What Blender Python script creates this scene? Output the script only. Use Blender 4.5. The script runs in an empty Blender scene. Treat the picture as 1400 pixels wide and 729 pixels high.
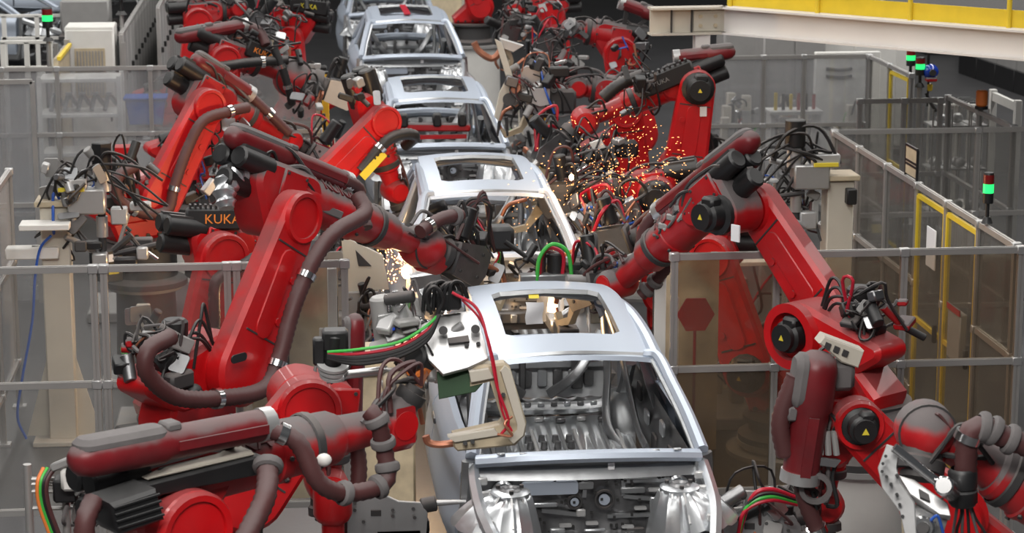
import bpy, bmesh, math, random
from mathutils import Vector, Matrix, noise as mnoise
random.seed(7)
SC = bpy.context.scene
COL = SC.collection
PI = math.pi

# ------------------------------------------------------------------ camera
FPX = 3110.0
TH, PS = math.radians(11.92), math.radians(5.78)
CAM = Vector((-1.875, 0.0, 5.6))
cd_ = bpy.data.cameras.new('camera'); cam = bpy.data.objects.new('camera', cd_); COL.objects.link(cam)
cd_.sensor_width = 36.0; cd_.lens = FPX / 1400 * 36.0; cd_.clip_end = 300
cam.location = CAM
cam.rotation_euler = (PI / 2 - TH, 0, -PS)
cd_.dof.use_dof = True; cd_.dof.focus_distance = 16.0; cd_.dof.aperture_fstop = 4.0
SC.camera = cam

# ------------------------------------------------------------------ world and lamps
w = bpy.data.worlds.new('hall_light'); SC.world = w; w.use_nodes = True
wb = w.node_tree.nodes['Background']; wb.inputs[0].default_value = (0.90, 0.94, 1.0, 1); wb.inputs[1].default_value = 0.07
def area(name, loc, sx, sy, power, col=(1, .97, .93), rot=(0, 0, 0)):
    l = bpy.data.lights.new(name, 'AREA'); l.shape = 'RECTANGLE'; l.size = sx; l.size_y = sy
    l.energy = power; l.color = col
    o = bpy.data.objects.new(name, l); COL.objects.link(o); o.location = loc; o.rotation_euler = rot
    return o
# rows of ceiling strip lamps along the line, plus an added frontal fill
area('ceiling_and_fill_row', (-1.2, 20, 9.5), 1.2, 40, 1800)
area('ceiling_and_fill_row', (-6.5, 24, 9.5), .9, 44, 1000)
area('ceiling_and_fill_row', (4.2, 28, 9.5), .9, 30, 560)
area('ceiling_and_fill_row', (9.5, 32, 9.5), .9, 30, 1250)
area('ceiling_and_fill_row', (-12, 34, 9.5), .9, 34, 1300)
area('ceiling_and_fill_row', (-3.0, 3.0, 9.5), 6, 1.2, 1350)  # added fill lamp across the line, brightens faces turned to the camera
vs = SC.view_settings
vs.view_transform = 'Standard'; vs.look = 'None'; vs.exposure = 0.0; vs.gamma = 1.0; vs.use_curve_mapping = False

# ------------------------------------------------------------------ projection helpers (where a sight line meets a real plane)
FW = Vector((math.sin(PS) * math.cos(TH), math.cos(PS) * math.cos(TH), -math.sin(TH)))
RT = Vector((math.cos(PS), -math.sin(PS), 0)); UP = RT.cross(FW)
def ray(px, py): return FW + RT * ((px - 700) / FPX) + UP * ((364.5 - py) / FPX)
def atY(px, py, Y): r = ray(px, py); return CAM + r * ((Y - CAM.y) / r.y)
def atZ(px, py, Z): r = ray(px, py); return CAM + r * ((Z - CAM.z) / r.z)
def atX(px, py, X): r = ray(px, py); return CAM + r * ((X - CAM.x) / r.x)
def atP(px, py, b, n):
    r = ray(px, py); return CAM + r * (n.dot(Vector((b[0], b[1], 0)) - CAM) / n.dot(r))

# ------------------------------------------------------------------ materials
MATS = {}
def mat(name, col, rough=.5, metal=0.0, dust=0.0, dustcol=(.22, .19, .18), var=.0, vscale=6.0, bump=0.0, bscale=60.0, spec=.5, emit=0.0, coat=0.0, topdust=1.0, lo=.72):
    m = bpy.data.materials.new(name); m.use_nodes = True; nt = m.node_tree; N = nt.nodes; L = nt.links
    b = N['Principled BSDF']; b.inputs['Roughness'].default_value = rough; b.inputs['Metallic'].default_value = metal
    b.inputs['Specular IOR Level'].default_value = spec
    c4 = (*col, 1); b.inputs['Base Color'].default_value = c4
    if coat: b.inputs['Coat Weight'].default_value = coat
    if emit: b.inputs['Emission Color'].default_value = c4; b.inputs['Emission Strength'].default_value = emit
    tc = None
    if dust or var or bump:
        tc = N.new('ShaderNodeTexCoord')
    src = None
    if var:
        nz = N.new('ShaderNodeTexNoise'); nz.inputs['Scale'].default_value = vscale; nz.inputs['Detail'].default_value = 5
        L.new(tc.outputs['Object'], nz.inputs['Vector'])
        mx = N.new('ShaderNodeMix'); mx.data_type = 'RGBA'
        mx.inputs[6].default_value = tuple(c * (1 - var) for c in col) + (1,)
        mx.inputs[7].default_value = tuple(min(1, c * (1 + var)) for c in col) + (1,)
        L.new(nz.outputs['Fac'], mx.inputs[0]); src = mx.outputs[2]; L.new(src, b.inputs['Base Color'])
    if dust:      # settled workshop dust: lies on faces that look up, in blotches
        nz = N.new('ShaderNodeTexNoise'); nz.inputs['Scale'].default_value = 5.0; nz.inputs['Detail'].default_value = 7
        L.new(tc.outputs['Object'], nz.inputs['Vector'])
        ge = N.new('ShaderNodeNewGeometry'); sp = N.new('ShaderNodeSeparateXYZ'); L.new(ge.outputs['Normal'], sp.inputs[0])
        ad_ = N.new('ShaderNodeMath'); ad_.operation = 'MULTIPLY_ADD'; ad_.inputs[1].default_value = .9; L.new(nz.outputs['Fac'], ad_.inputs[0]); L.new(sp.outputs['Z'], ad_.inputs[2])
        mr = N.new('ShaderNodeMapRange'); mr.interpolation_type = 'SMOOTHSTEP'; mr.inputs[1].default_value = lo; mr.inputs[2].default_value = lo + .5
        L.new(ad_.outputs[0], mr.inputs[0])
        m2 = N.new('ShaderNodeMapRange'); m2.inputs[1].default_value = .38; m2.inputs[2].default_value = .62
        L.new(nz.outputs['Fac'], m2.inputs[0])
        mu = N.new('ShaderNodeMath'); mu.operation = 'MULTIPLY_ADD'
        L.new(mr.outputs[0], mu.inputs[0]); mu.inputs[1].default_value = topdust
        mu2 = N.new('ShaderNodeMath'); mu2.operation = 'MULTIPLY'; mu2.inputs[1].default_value = .10; L.new(m2.outputs[0], mu2.inputs[0])
        L.new(mu2.outputs[0], mu.inputs[2])
        mu3 = N.new('ShaderNodeMath'); mu3.operation = 'MULTIPLY'; mu3.use_clamp = True; mu3.inputs[1].default_value = dust; L.new(mu.outputs[0], mu3.inputs[0])
        mx = N.new('ShaderNodeMix'); mx.data_type = 'RGBA'; mx.inputs[6].default_value = c4; mx.inputs[7].default_value = (*dustcol, 1)
        if src: L.new(src, mx.inputs[6])
        L.new(mu3.outputs[0], mx.inputs[0]); L.new(mx.outputs[2], b.inputs['Base Color'])
        mr2 = N.new('ShaderNodeMapRange'); mr2.inputs[3].default_value = rough; mr2.inputs[4].default_value = .85
        L.new(mu3.outputs[0], mr2.inputs[0]); L.new(mr2.outputs[0], b.inputs['Roughness'])
    if bump:
        nz = N.new('ShaderNodeTexNoise'); nz.inputs['Scale'].default_value = bscale; nz.inputs['Detail'].default_value = 4
        L.new(tc.outputs['Object'], nz.inputs['Vector'])
        bp = N.new('ShaderNodeBump'); bp.inputs['Strength'].default_value = bump; bp.inputs['Distance'].default_value = .01
        L.new(nz.outputs['Fac'], bp.inputs['Height']); L.new(bp.outputs[0], b.inputs['Normal'])
    MATS[name] = m; return m
mat('red', (.52, .005, .008), .36, dust=.55, dustcol=(.13, .075, .075), coat=.12, var=.38, vscale=3.5, bump=.06, bscale=25)
mat('red_dusty', (.42, .006, .010), .40, dust=.95, dustcol=(.135, .118, .118), var=.4, vscale=4, lo=.52)
mat('guide', (.15, .008, .012), .38, dust=.85, dustcol=(.14, .105, .105), var=.4)
mat('hose', (.080, .026, .026), .55, dust=.6, dustcol=(.13, .10, .10), var=.2)
mat('black_hose', (.012, .012, .013), .45, dust=.25)
mat('black', (.012, .012, .013), .42, dust=.35, dustcol=(.10, .10, .10))
mat('dark', (.035, .034, .035), .6, dust=.4)
mat('dust_grey', (.13, .12, .12), .8, var=.25, vscale=9)
mat('silver', (.44, .495, .58), .42, .40)
mat('steel', (.60, .62, .64), .30, .85, bump=.15, bscale=14)
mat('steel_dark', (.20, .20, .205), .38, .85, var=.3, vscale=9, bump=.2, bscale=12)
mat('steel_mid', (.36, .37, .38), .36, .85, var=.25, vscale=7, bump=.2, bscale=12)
mat('alu', (.50, .50, .50), .38, .7, var=.1)
mat('alu_white', (.50, .50, .50), .40, .45, var=.2, bump=.1, bscale=20)
mat('alu_frame', (.40, .39, .38), .42, .55, var=.12)
mat('grey_paint', (.28, .275, .27), .5, var=.15)
mat('beige', (.56, .52, .44), .55, dust=.35, var=.14, vscale=3)
mat('beige_arm', (.50, .42, .29), .5, dust=.35, var=.35, vscale=8)
mat('drum', (.74, .60, .41), .6, dust=.3, var=.40, vscale=7, bump=.2, bscale=20)
mat('white', (.70, .69, .66), .5, var=.08)
mat('white_beam', (.76, .73, .70), .5, var=.10, vscale=1.5)
mat('copper', (.42, .17, .10), .4, .5, var=.3)
mat('yellow', (.72, .52, .03), .45, var=.15)
mat('yellow_dull', (.62, .50, .12), .6, var=.3, bump=.6, bscale=30)
mat('amber', (.72, .40, .02), .5)
mat('green_cover', (.012, .045, .014), .7, var=.3)
mat('green', (.05, .42, .06), .4); mat('hose_red', (.45, .01, .03), .4); mat('hose_blue', (.02, .09, .42), .4)
mat('orange', (.75, .20, .04), .5)
mat('chrome', (.7, .7, .7), .18, 1.0)
mat('paper', (.82, .82, .84), .7)
mat('sticker', (.75, .60, .05), .5)
mat('letter_orange', (.85, .25, .03), .5); mat('letter_yellow', (.75, .62, .04), .5); mat('letter_grey', (.20, .20, .20), .5)
mat('letter_dark', (.03, .03, .03), .6)
mat('lamp_green', (.02, .62, .14), .4, emit=1.6); mat('lamp_red', (.18, .01, .01), .3)
mat('blue', (.01, .05, .42), .2, coat=.6)
mat('spark', (1.0, .42, .14), .5, emit=6.0); mat('arc', (1.0, .74, .42), .5, emit=22.0)
mat('concrete', (.060, .060, .063), .38, var=.35, vscale=1.2, bump=.08, bscale=8)
mat('deck', (.055, .053, .052), .85, var=.6, vscale=40, bump=.5, bscale=60)
mat('far_wall', (.30, .29, .27), .8, var=.1)
mat('rubber', (.02, .02, .02), .8)

def glass(name, tint, haze, hazecol, rough=.06):
    m = bpy.data.materials.new(name); m.use_nodes = True; nt = m.node_tree; N = nt.nodes; L = nt.links
    for n in list(N): N.remove(n)
    o = N.new('ShaderNodeOutputMaterial'); tr = N.new('ShaderNodeBsdfTransparent'); tr.inputs[0].default_value = (*tint, 1)
    di = N.new('ShaderNodeBsdfDiffuse'); di.inputs[0].default_value = (*hazecol, 1)
    gl = N.new('ShaderNodeBsdfGlossy'); gl.inputs['Roughness'].default_value = rough; gl.inputs[0].default_value = (.9, .9, .9, 1)
    tc = N.new('ShaderNodeTexCoord'); nz = N.new('ShaderNodeTexNoise'); nz.inputs['Scale'].default_value = 1.7; nz.inputs['Detail'].default_value = 6
    L.new(tc.outputs['Object'], nz.inputs['Vector'])
    mr = N.new('ShaderNodeMapRange'); mr.inputs[1].default_value = .3; mr.inputs[2].default_value = .7
    mr.inputs[3].default_value = haze * .6; mr.inputs[4].default_value = haze * 1.4; L.new(nz.outputs['Fac'], mr.inputs[0])
    m1 = N.new('ShaderNodeMixShader'); L.new(mr.outputs[0], m1.inputs[0]); L.new(tr.outputs[0], m1.inputs[1]); L.new(di.outputs[0], m1.inputs[2])
    m2 = N.new('ShaderNodeMixShader'); m2.inputs[0].default_value = .07; L.new(m1.outputs[0], m2.inputs[1]); L.new(gl.outputs[0], m2.inputs[2])
    L.new(m2.outputs[0], o.inputs[0]); MATS[name] = m
glass('pane', (.90, .90, .89), .09, (.34, .33, .32))
glass('pane_hazy', (.86, .87, .88), .30, (.46, .46, .47))
glass('pane_brown', (.66, .56, .44), .34, (.13, .105, .075), .2)
glass('pane_grimy', (.82, .76, .68), .12, (.20, .16, .12))

# ------------------------------------------------------------------ mesh builder
def frame(o, x, z=None, y=None):
    x = Vector(x).normalized()
    if y is None:
        z = Vector(z) if z is not None else (Vector((0, 0, 1)) if abs(x.z) < .95 else Vector((1, 0, 0)))
        y = z.cross(x).normalized(); z = x.cross(y).normalized()
    else:
        y = Vector(y); z = x.cross(y).normalized(); y = z.cross(x).normalized()
    M = Matrix((x, y, z)).transposed().to_4x4(); M.translation = Vector(o); return M
def T(x, y, z): return Matrix.Translation((x, y, z))
def catmull(pts, sub=6):
    P = [Vector(p) for p in pts]
    if len(P) < 3: return P
    P = [P[0] * 2 - P[1]] + P + [P[-1] * 2 - P[-2]]; out = []
    for i in range(1, len(P) - 2):
        a, b, c, d = P[i - 1:i + 3]
        for k in range(sub):
            t = k / sub
            out.append(.5 * (2 * b + (c - a) * t + (2 * a - 5 * b + 4 * c - d) * t * t + (3 * b - 3 * c + d - a) * t ** 3))
    out.append(P[-2]); return out
def hull2(pts):
    pts = sorted(set((round(x, 5), round(y, 5)) for x, y in pts))
    def half(ps):
        h = []
        for p in ps:
            while len(h) > 1 and (h[-1][0] - h[-2][0]) * (p[1] - h[-2][1]) - (h[-1][1] - h[-2][1]) * (p[0] - h[-2][0]) <= 1e-9: h.pop()
            h.append(p)
        return h
    a = half(pts); b = half(pts[::-1]); return a[:-1] + b[:-1]
def circ(x, y, r, n=20): return [(x + r * math.cos(2 * PI * i / n), y + r * math.sin(2 * PI * i / n)) for i in range(n)]
def rrect(w, h, r, n=4, cx=0, cy=0):
    o = []
    for sx, sy, a in ((1, 1, 0), (-1, 1, PI / 2), (-1, -1, PI), (1, -1, 1.5 * PI)):
        for k in range(n + 1):
            t = a + PI / 2 * k / n; o.append((cx + sx * (w / 2 - r) + r * math.cos(t), cy + sy * (h / 2 - r) + r * math.sin(t)))
    return o
I4 = Matrix.Identity(4)
class MB:
    def __init__(s): s.v = []; s.f = []
    def add(s, V, F, M=None):
        o = len(s.v)
        s.v += [(M @ Vector(v)) for v in V] if M is not None else [Vector(v) for v in V]
        s.f += [tuple(i + o for i in f) for f in F]; return s
    def box(s, c, size, M=None, bev=0.0):
        hx, hy, hz = (q / 2 for q in size); c = Vector(c)
        if bev <= 0:
            V = [c + Vector((x * hx, y * hy, z * hz)) for x in (-1, 1) for y in (-1, 1) for z in (-1, 1)]
            return s.add(V, [(0, 1, 3, 2), (4, 6, 7, 5), (0, 4, 5, 1), (2, 3, 7, 6), (0, 2, 6, 4), (1, 5, 7, 3)], M)
        b = min(bev, hx * .95, hy * .95, hz * .95); V = []; ix = {}
        for x in (-1, 1):
            for y in (-1, 1):
                for z in (-1, 1):
                    for k in range(3):
                        ix[x, y, z, k] = len(V)
                        V.append(c + Vector((x * (hx - (b if k != 0 else 0)), y * (hy - (b if k != 1 else 0)), z * (hz - (b if k != 2 else 0)))))
        F = []
        for k in range(3):
            for sg in (-1, 1):
                q = []
                for a, bb in ((-1, -1), (1, -1), (1, 1), (-1, 1)):
                    t = [a, bb]; t.insert(k, sg); q.append(ix[t[0], t[1], t[2], k])
                F.append(q)
        for k in range(3):
            k1, k2 = [j for j in range(3) if j != k]
            for a in (-1, 1):
                for bb in (-1, 1):
                    def id_(e, kk):
                        t = [0, 0, 0]; t[k] = e; t[k1] = a; t[k2] = bb; return ix[t[0], t[1], t[2], kk]
                    F.append((id_(-1, k1), id_(1, k1), id_(1, k2), id_(-1, k2)))
        for x in (-1, 1):
            for y in (-1, 1):
                for z in (-1, 1): F.append((ix[x, y, z, 0], ix[x, y, z, 1], ix[x, y, z, 2]))
        return s.add(V, F, M)
    def bar(s, a, b, w, h, up=None, bev=0.0):
        a, b = Vector(a), Vector(b); M = frame((a + b) / 2, b - a, up); return s.box((0, 0, 0), ((b - a).length, w, h), M, bev)
    def lathe(s, prof, M=None, n=16):      # profile (radius, along local x)
        V = []; F = []; rings = []
        for r, h in prof:
            if r < 1e-5: rings.append([len(V)]); V.append((h, 0, 0))
            else:
                rings.append(list(range(len(V), len(V) + n)))
                V += [(h, r * math.cos(2 * PI * i / n), r * math.sin(2 * PI * i / n)) for i in range(n)]
        for a, b in zip(rings, rings[1:]):
            for i in range(n):
                j = (i + 1) % n
                if len(a) == 1 and len(b) == 1: continue
                if len(a) == 1: F.append((a[0], b[i], b[j]))
                elif len(b) == 1: F.append((a[i], b[0], a[j]))
                else: F.append((a[i], b[i], b[j], a[j]))
        return s.add(V, F, M)
    def cyl(s, a, b, r0, r1=None, n=14, bev=0.0):
        a, b = Vector(a), Vector(b); r1 = r0 if r1 is None else r1; L = (b - a).length
        if bev: pr = [(0, 0), (r0 - bev, 0), (r0, bev), (r1, L - bev), (r1 - bev, L), (0, L)]
        else: pr = [(0, 0), (r0, 0), (r1, L), (0, L)]
        return s.lathe(pr, frame(a, b - a), n)
    def ring(s, c, ax, ri, ro, t, n=18):
        return s.lathe([(ri, -t / 2), (ro, -t / 2), (ro, t / 2), (ri, t / 2), (ri, -t / 2)], frame(c, ax), n)
    def sphere(s, c, r, sc=(1, 1, 1), n=12, m=8, M=None):
        pr = [(r * math.sin(PI * k / m), -r * math.cos(PI * k / m)) for k in range(m + 1)]; pr[0] = (0, -r); pr[-1] = (0, r)
        MM = T(*c) @ Matrix.Diagonal((*sc, 1)); return s.lathe(pr, (M @ MM) if M is not None else MM, n)
    def tube(s, pts, r, n=8, sub=6, corr=0.0, smooth=True, oval=1.0, ends=True):
        P = catmull(pts, sub) if smooth else [Vector(p) for p in pts]
        if corr:        # resample for corrugations
            Q = [P[0]]; step = corr; acc = 0
            for a, b in zip(P, P[1:]):
                L = (b - a).length
                if L < 1e-6: continue
                t = step - acc
                while t <= L: Q.append(a + (b - a) * (t / L)); t += step
                acc = (acc + L) % step
            P = Q
        if len(P) < 2: return s
        t0 = (P[1] - P[0]).normalized(); u = t0.orthogonal().normalized()
        if abs(t0.z) < .9: u = (Vector((0, 0, 1)) - t0 * t0.z).normalized()
        V = []; F = []; m = len(P)
        rf = r if callable(r) else (lambda t: r)
        for i, p in enumerate(P):
            t = (P[min(i + 1, m - 1)] - P[max(i - 1, 0)]).normalized(); u = (u - t * u.dot(t)).normalized(); v = t.cross(u)
            rr = rf(i / (m - 1))
            if corr and i % 2: rr *= .90
            V += [p + u * (rr * math.cos(2 * PI * k / n)) + v * (rr * oval * math.sin(2 * PI * k / n)) for k in range(n)]
        for i in range(m - 1):
            for k in range(n):
                j = (k + 1) % n; F.append((i * n + k, i * n + j, (i + 1) * n + j, (i + 1) * n + k))
        if ends: F.append(tuple(range(n))[::-1]); F.append(tuple((m - 1) * n + k for k in range(n)))
        return s.add(V, F)
    def prism(s, poly, t0, t1, M=None, bev=0.0):
        n = len(poly); cx = sum(p[0] for p in poly) / n; cy = sum(p[1] for p in poly) / n
        def ring(z, ins):
            o = []
            for i, (x, y) in enumerate(poly):
                if ins:
                    ax, ay = poly[i - 1]; bx, by = poly[(i + 1) % n]; dx, dy = bx - ax, by - ay; l = math.hypot(dx, dy) or 1
                    nx, ny = -dy / l, dx / l
                    if nx * (cx - x) + ny * (cy - y) < 0: nx, ny = -nx, -ny
                    x += nx * ins; y += ny * ins
                o.append((x, y, z))
            return o
        rings = [ring(t0, bev), ring(t0 + bev, 0), ring(t1 - bev, 0), ring(t1, bev)] if bev else [ring(t0, 0), ring(t1, 0)]
        V = [v for r in rings for v in r]; F = [tuple(range(n))[::-1], tuple((len(rings) - 1) * n + i for i in range(n))]
        for k in range(len(rings) - 1):
            for i in range(n):
                j = (i + 1) % n; F.append((k * n + i, k * n + j, (k + 1) * n + j, (k + 1) * n + i))
        return s.add(V, F, M)
    def grid(s, fn, nu, nv, M=None, skip=None):
        V = [fn(i / nu, j / nv) for j in range(nv + 1) for i in range(nu + 1)]; F = []
        for j in range(nv):
            for i in range(nu):
                if skip and skip((i + .5) / nu, (j + .5) / nv): continue
                a = j * (nu + 1) + i; F.append((a, a + 1, a + nu + 2, a + nu + 1))
        return s.add(V, F, M)
    def strip(s, A, B, M=None):
        n = len(A); return s.add(list(A) + list(B), [(i, i + 1, n + i + 1, n + i) for i in range(n - 1)], M)
    def build(s, name, m, parent=None, base=None, ang=38):
        if not s.v: return None
        me = bpy.data.meshes.new(name)
        org = Vector(parent['_o']) if parent is not None else (Vector(base) if base is not None else Vector((0, 0, 0)))
        if parent is None and base is None:
            xs = [v.x for v in s.v]; ys = [v.y for v in s.v]; zs = [v.z for v in s.v]
            org = Vector(((min(xs) + max(xs)) / 2, (min(ys) + max(ys)) / 2, min(zs)))
        me.from_pydata([v - org for v in s.v], [], s.f)
        bm = bmesh.new(); bm.from_mesh(me); bmesh.ops.recalc_face_normals(bm, faces=bm.faces); bm.to_mesh(me); bm.free()
        me.materials.append(MATS[m]); me.polygons.foreach_set('use_smooth', [True] * len(me.polygons)); me.set_sharp_from_angle(angle=math.radians(ang))
        o = bpy.data.objects.new(name, me); COL.objects.link(o)
        if parent is not None: o.parent = parent
        else: o.location = org
        o['_o'] = tuple(org); return o
def tag(o, label, cat, group=None):
    o['label'] = label; o['category'] = cat
    if group: o['group'] = group
    return o
def thing(name, label, cat, loc, group=None):
    o = bpy.data.objects.new(name, None); COL.objects.link(o); o.location = loc; o.empty_display_size = .1; o['_o'] = tuple(loc)
    return tag(o, label, cat, group)
def structure(o): o['kind'] = 'structure'; return o
def copy_tree(o, parent=None):
    c = o.copy(); COL.objects.link(c); c.parent = parent
    for ch in list(o.children): copy_tree(ch, c)
    return c
def text_part(txt, h, M, m, parent, name='lettering', depth=.004):
    cu = bpy.data.curves.new(name, 'FONT'); cu.body = txt; cu.size = h; cu.extrude = depth; cu.align_x = 'CENTER'; cu.align_y = 'CENTER'; cu.resolution_u = 2
    ob = bpy.data.objects.new(name, cu); COL.objects.link(ob); bpy.context.view_layer.update()
    me = bpy.data.meshes.new_from_object(ob.evaluated_get(bpy.context.evaluated_depsgraph_get())); bpy.data.objects.remove(ob)
    me.transform(Matrix.Translation(-Vector(parent['_o'])) @ M); me.materials.clear(); me.materials.append(MATS[m])
    o = bpy.data.objects.new(name, me); COL.objects.link(o); o.parent = parent; o['_o'] = parent['_o']; return o
# ------------------------------------------------------------------ floor and far walls
m = MB(); m.add([(-40, -5, 0), (40, -5, 0), (40, 75, 0), (-40, 75, 0)], [(0, 1, 2, 3)]); structure(m.build('floor', 'concrete', base=(0, 0, 0)))
m = MB(); m.box((0, 75.2, 5.5), (80, .3, 11)); structure(m.build('wall_back', 'far_wall'))
m = MB(); m.box((-40.2, 35, 5.5), (.3, 80, 11)); structure(m.build('wall_left', 'far_wall'))
m = MB(); m.box((40.2, 35, 5.5), (.3, 80, 11)); structure(m.build('wall_right', 'far_wall'))
# ------------------------------------------------------------------ guard fences
def post_mesh(x, y, z0, z1, w=.045):
    m = MB(); h = w / 2; g = w * .12; d = w * .2
    sec = []
    for k in range(4):
        a = k * PI / 2; ca, sa = round(math.cos(a)), round(math.sin(a))
        for (px, py) in ((h, -h), (h, -g), (h - d, -g), (h - d, g), (h, g)): sec.append((px * ca - py * sa, px * sa + py * ca))
    m.prism(sec, z0, z1, T(x, y, 0)); return m
def fence(label, A, B, cuts, zs, pane='pane', top_only=False, w=.05, group='aluminium guard fences', panes=None, low=None, gap=()):
    A, B = Vector((*A, 0)), Vector((*B, 0)); d = (B - A); L = d.length; d.normalize()
    f = thing('guard_fence', label, 'fence', (A + B) / 2, group)
    pts = [A + d * (L * c) for c in cuts]
    for p in pts:
        po = post_mesh(p.x, p.y, 0, zs[-1] + .02, w).build('post', 'alu_frame', f)
        for z in zs: k = MB(); k.box((p.x - d.y * 0, p.y, z), (w * 1.5, w * 1.25, w * 1.3), bev=.006); k.build('bracket', 'alu', po)
        k = MB(); k.box((p.x, p.y, .01), (.12, .12, .02)); k.build('foot_plate', 'alu', po)
    for i, (p, q) in enumerate(zip(pts, pts[1:])):
        for z in (zs if i not in gap else zs[-1:]):
            m = MB(); m.bar(p + d * w * .5 + Vector((0, 0, z)), q - d * w * .5 + Vector((0, 0, z)), w * .9, w * .9)
            m.bar(p + d * w * .5 + Vector((0, 0, z + w * .30)), q - d * w * .5 + Vector((0, 0, z + w * .30)), w * .35, w * .55)
            m.build('rail', 'alu_frame', f)
        for j, (z0, z1) in enumerate(zip(zs, zs[1:])):
            if i in gap or (panes and not panes(i, j)): continue
            m = MB(); a, b = p + d * w * .4, q - d * w * .4
            m.bar(a + Vector((0, 0, (z0 + z1) / 2)), b + Vector((0, 0, (z0 + z1) / 2)), .006, z1 - z0 - w * .8); m.build('pane', low if (low and j == 0 and i == 0) else pane, f)
    return f
Z3 = [.43, 1.38, 2.23]
fence('clear panelled fence behind the robot whose forearm reaches into the sparks', (-5.2, 16.1), (-1.46, 16.1), (.0, .521, .541, .775, .793, 1.0), Z3, 'pane')
fence('grimy panelled fence in front of the red hexagon sign', (.95, 16.1), (3.56, 16.1), (0, .291, .659, 1.0), Z3, 'pane_grimy', low='pane_brown')
fence('hazy panelled fence in front of the pale blue bin', (-6.5, 27.7), (-1.45, 27.7), (0, .25, .38, .6, .785, 1.0), [.5, 1.47, 2.27], 'pane_hazy')
fence('clear fence with the yellow framed gates, beside the beige probe column', (3.56, 16.22), (3.56, 21.9), (0, .158, .314, .470, .65, .83, 1), Z3, 'pane', gap=(1, 2))
fence('clear fence across the aisle behind the yellow framed gates', (3.58, 22.0), (6.2, 22.0), (0, .56, 1), Z3, 'pane')
fence('clear fence along the rack aisle with the orange lamp on it', (5.45, 22.12), (5.45, 24.4), (0, .5, 1), Z3, 'pane')
fence('clear fence running forward from the rack aisle gate', (4.45, 24.4), (5.36, 24.4), (0, .55, 1), [.43, 1.38, 2.2], 'pane')
fence('hazy fence behind the tall upright red robot arm', (3.45, 28.2), (5.53, 28.2), (0, .35, .60, 1), [.43, 1.38, 2.25], 'pane_hazy')
fence('narrow fence end with a yellow door frame near the green signal lamps', (5.53, 28.1), (5.53, 26.2), (0, .49, 1), [.43, 2.25], 'pane', gap=(1,))
# yellow framed gates in the right side fence
def gate(label, y0, y1, z0, z1, x=3.56):
    g = thing('yellow_gate', label, 'gate', (x, (y0 + y1) / 2, z0), 'yellow framed gates')
    for a, b in (((y0, z0), (y0, z1)), ((y1, z0), (y1, z1)), ((y0, z0), (y1, z0)), ((y0, z1), (y1, z1)), ((y0, (z0 + z1) / 2 - .05), (y1, (z0 + z1) / 2 - .05))):
        m = MB(); m.bar((x, a[0], a[1]), (x, b[0], b[1]), .03, .04); m.build('frame_bar', 'yellow', g)
    m = MB(); m.box((x, (y0 + y1) / 2, (z0 + z1) / 2), (.006, y1 - y0 - .04, z1 - z0 - .04)); m.build('pane', 'pane', g)
    m = MB(); m.box((x - .035, y0 + .08, 1.1), (.04, .03, .16), bev=.008); m.build('handle', 'black', g)
    return g
g1 = gate('yellow framed gate with a white notice on its pane', 18.05, 18.85, .1, 2.15)
m = MB(); m.box((3.52, 18.30, 1.80), (.012, .26, .34), bev=.004); m.build('notice', 'paper', g1)
g2 = gate('yellow framed gate with a grey control box, under the green signal lamp', 17.16, 17.96, .1, 2.15)
m = MB(); m.box((3.51, 17.45, 1.25), (.06, .34, .42), bev=.01); m.build('control_box', 'grey_paint', g2)
m = MB(); m.box((3.475, 17.45, 1.47), (.012, .34, .05)); m.build('red_band', 'red_dusty', g2)
gate('yellow framed door by the pair of green signal lamps', 26.3, 27.1, .1, 2.18, 5.53)
# signal towers
def signal(label, loc, h=.35, r=.045, mast=False):
    x, y, z = loc; s = thing('signal_tower', label, 'signal lamp', loc, 'signal towers')
    m = MB(); m.cyl((x, y, z), (x, y, z + .05), r * 1.1, r * .6); m.cyl((x, y, z + .05), (x, y, z + h * .4), r * .35); m.build('stem', 'black', s)
    if mast: m = MB(); m.cyl((x, y, .02), (x, y, z), .03, n=10); m.build('mast', 'alu_frame', s); m = MB(); m.box((x, y, .01), (.2, .2, .02)); m.build('mast_foot', 'alu', s)
    m = MB(); m.cyl((x, y, z + h * .4), (x, y, z + h * .6), r, n=14); m.build('black_segment', 'black', s)
    m = MB(); m.cyl((x, y, z + h * .6), (x, y, z + h * .78), r, n=14); m.build('green_lens', 'lamp_green', s)
    m = MB(); m.cyl((x, y, z + h * .78), (x, y, z + h * .96), r, n=14); m.build('red_lens', 'lamp_red', s)
    m = MB(); m.lathe([(r, z + h * .96), (r * .9, z + h), (0, z + h * 1.02)], T(x, y, 0) @ Matrix(((0, 1, 0, 0), (0, 0, 1, 0), (1, 0, 0, 0), (0, 0, 0, 1))), 14); m.build('cap', 'black', s)
    return s
signal('green lit signal tower on the fence above the grey control box gate', (3.56, 16.95, 2.27), .40, .042)
p = atY(1245, 103, 27.0); signal('green lit signal tower, the nearer of the pair by the yellow framed door', (atY(1258, 100, 26.6).x, 26.6, 2.06), .36, .055, True)
p = atY(1245, 95, 29.0); signal('green lit signal tower beside the hazy fence corner and yellow door', (atY(1245, 90, 28.5).x, 28.5, 1.94), .36, .058, True)
p = atZ(66, 56, 2.3); signal('green lit signal tower on the curved cabinet row with the yellow rim', (p.x, p.y, p.z), .44, .07, True)
p = atZ(166, 20, 2.5); signal('green lit signal tower beside the tall corrugated screens', (p.x, p.y, p.z), .5, .075, True)
m = MB(); q = Vector((5.45, 23.2, 2.27)); m.cyl(q, q + Vector((0, 0, .03)), .07, n=16); bl = thing('warning_lamp', 'orange warning lamp on top of the rack aisle fence', 'lamp', q)
m.build('socket', 'black', bl); m = MB(); m.cyl(q + Vector((0, 0, .03)), q + Vector((0, 0, .2)), .062, n=16, bev=.015); m.build('lens', 'orange', bl)
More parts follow.
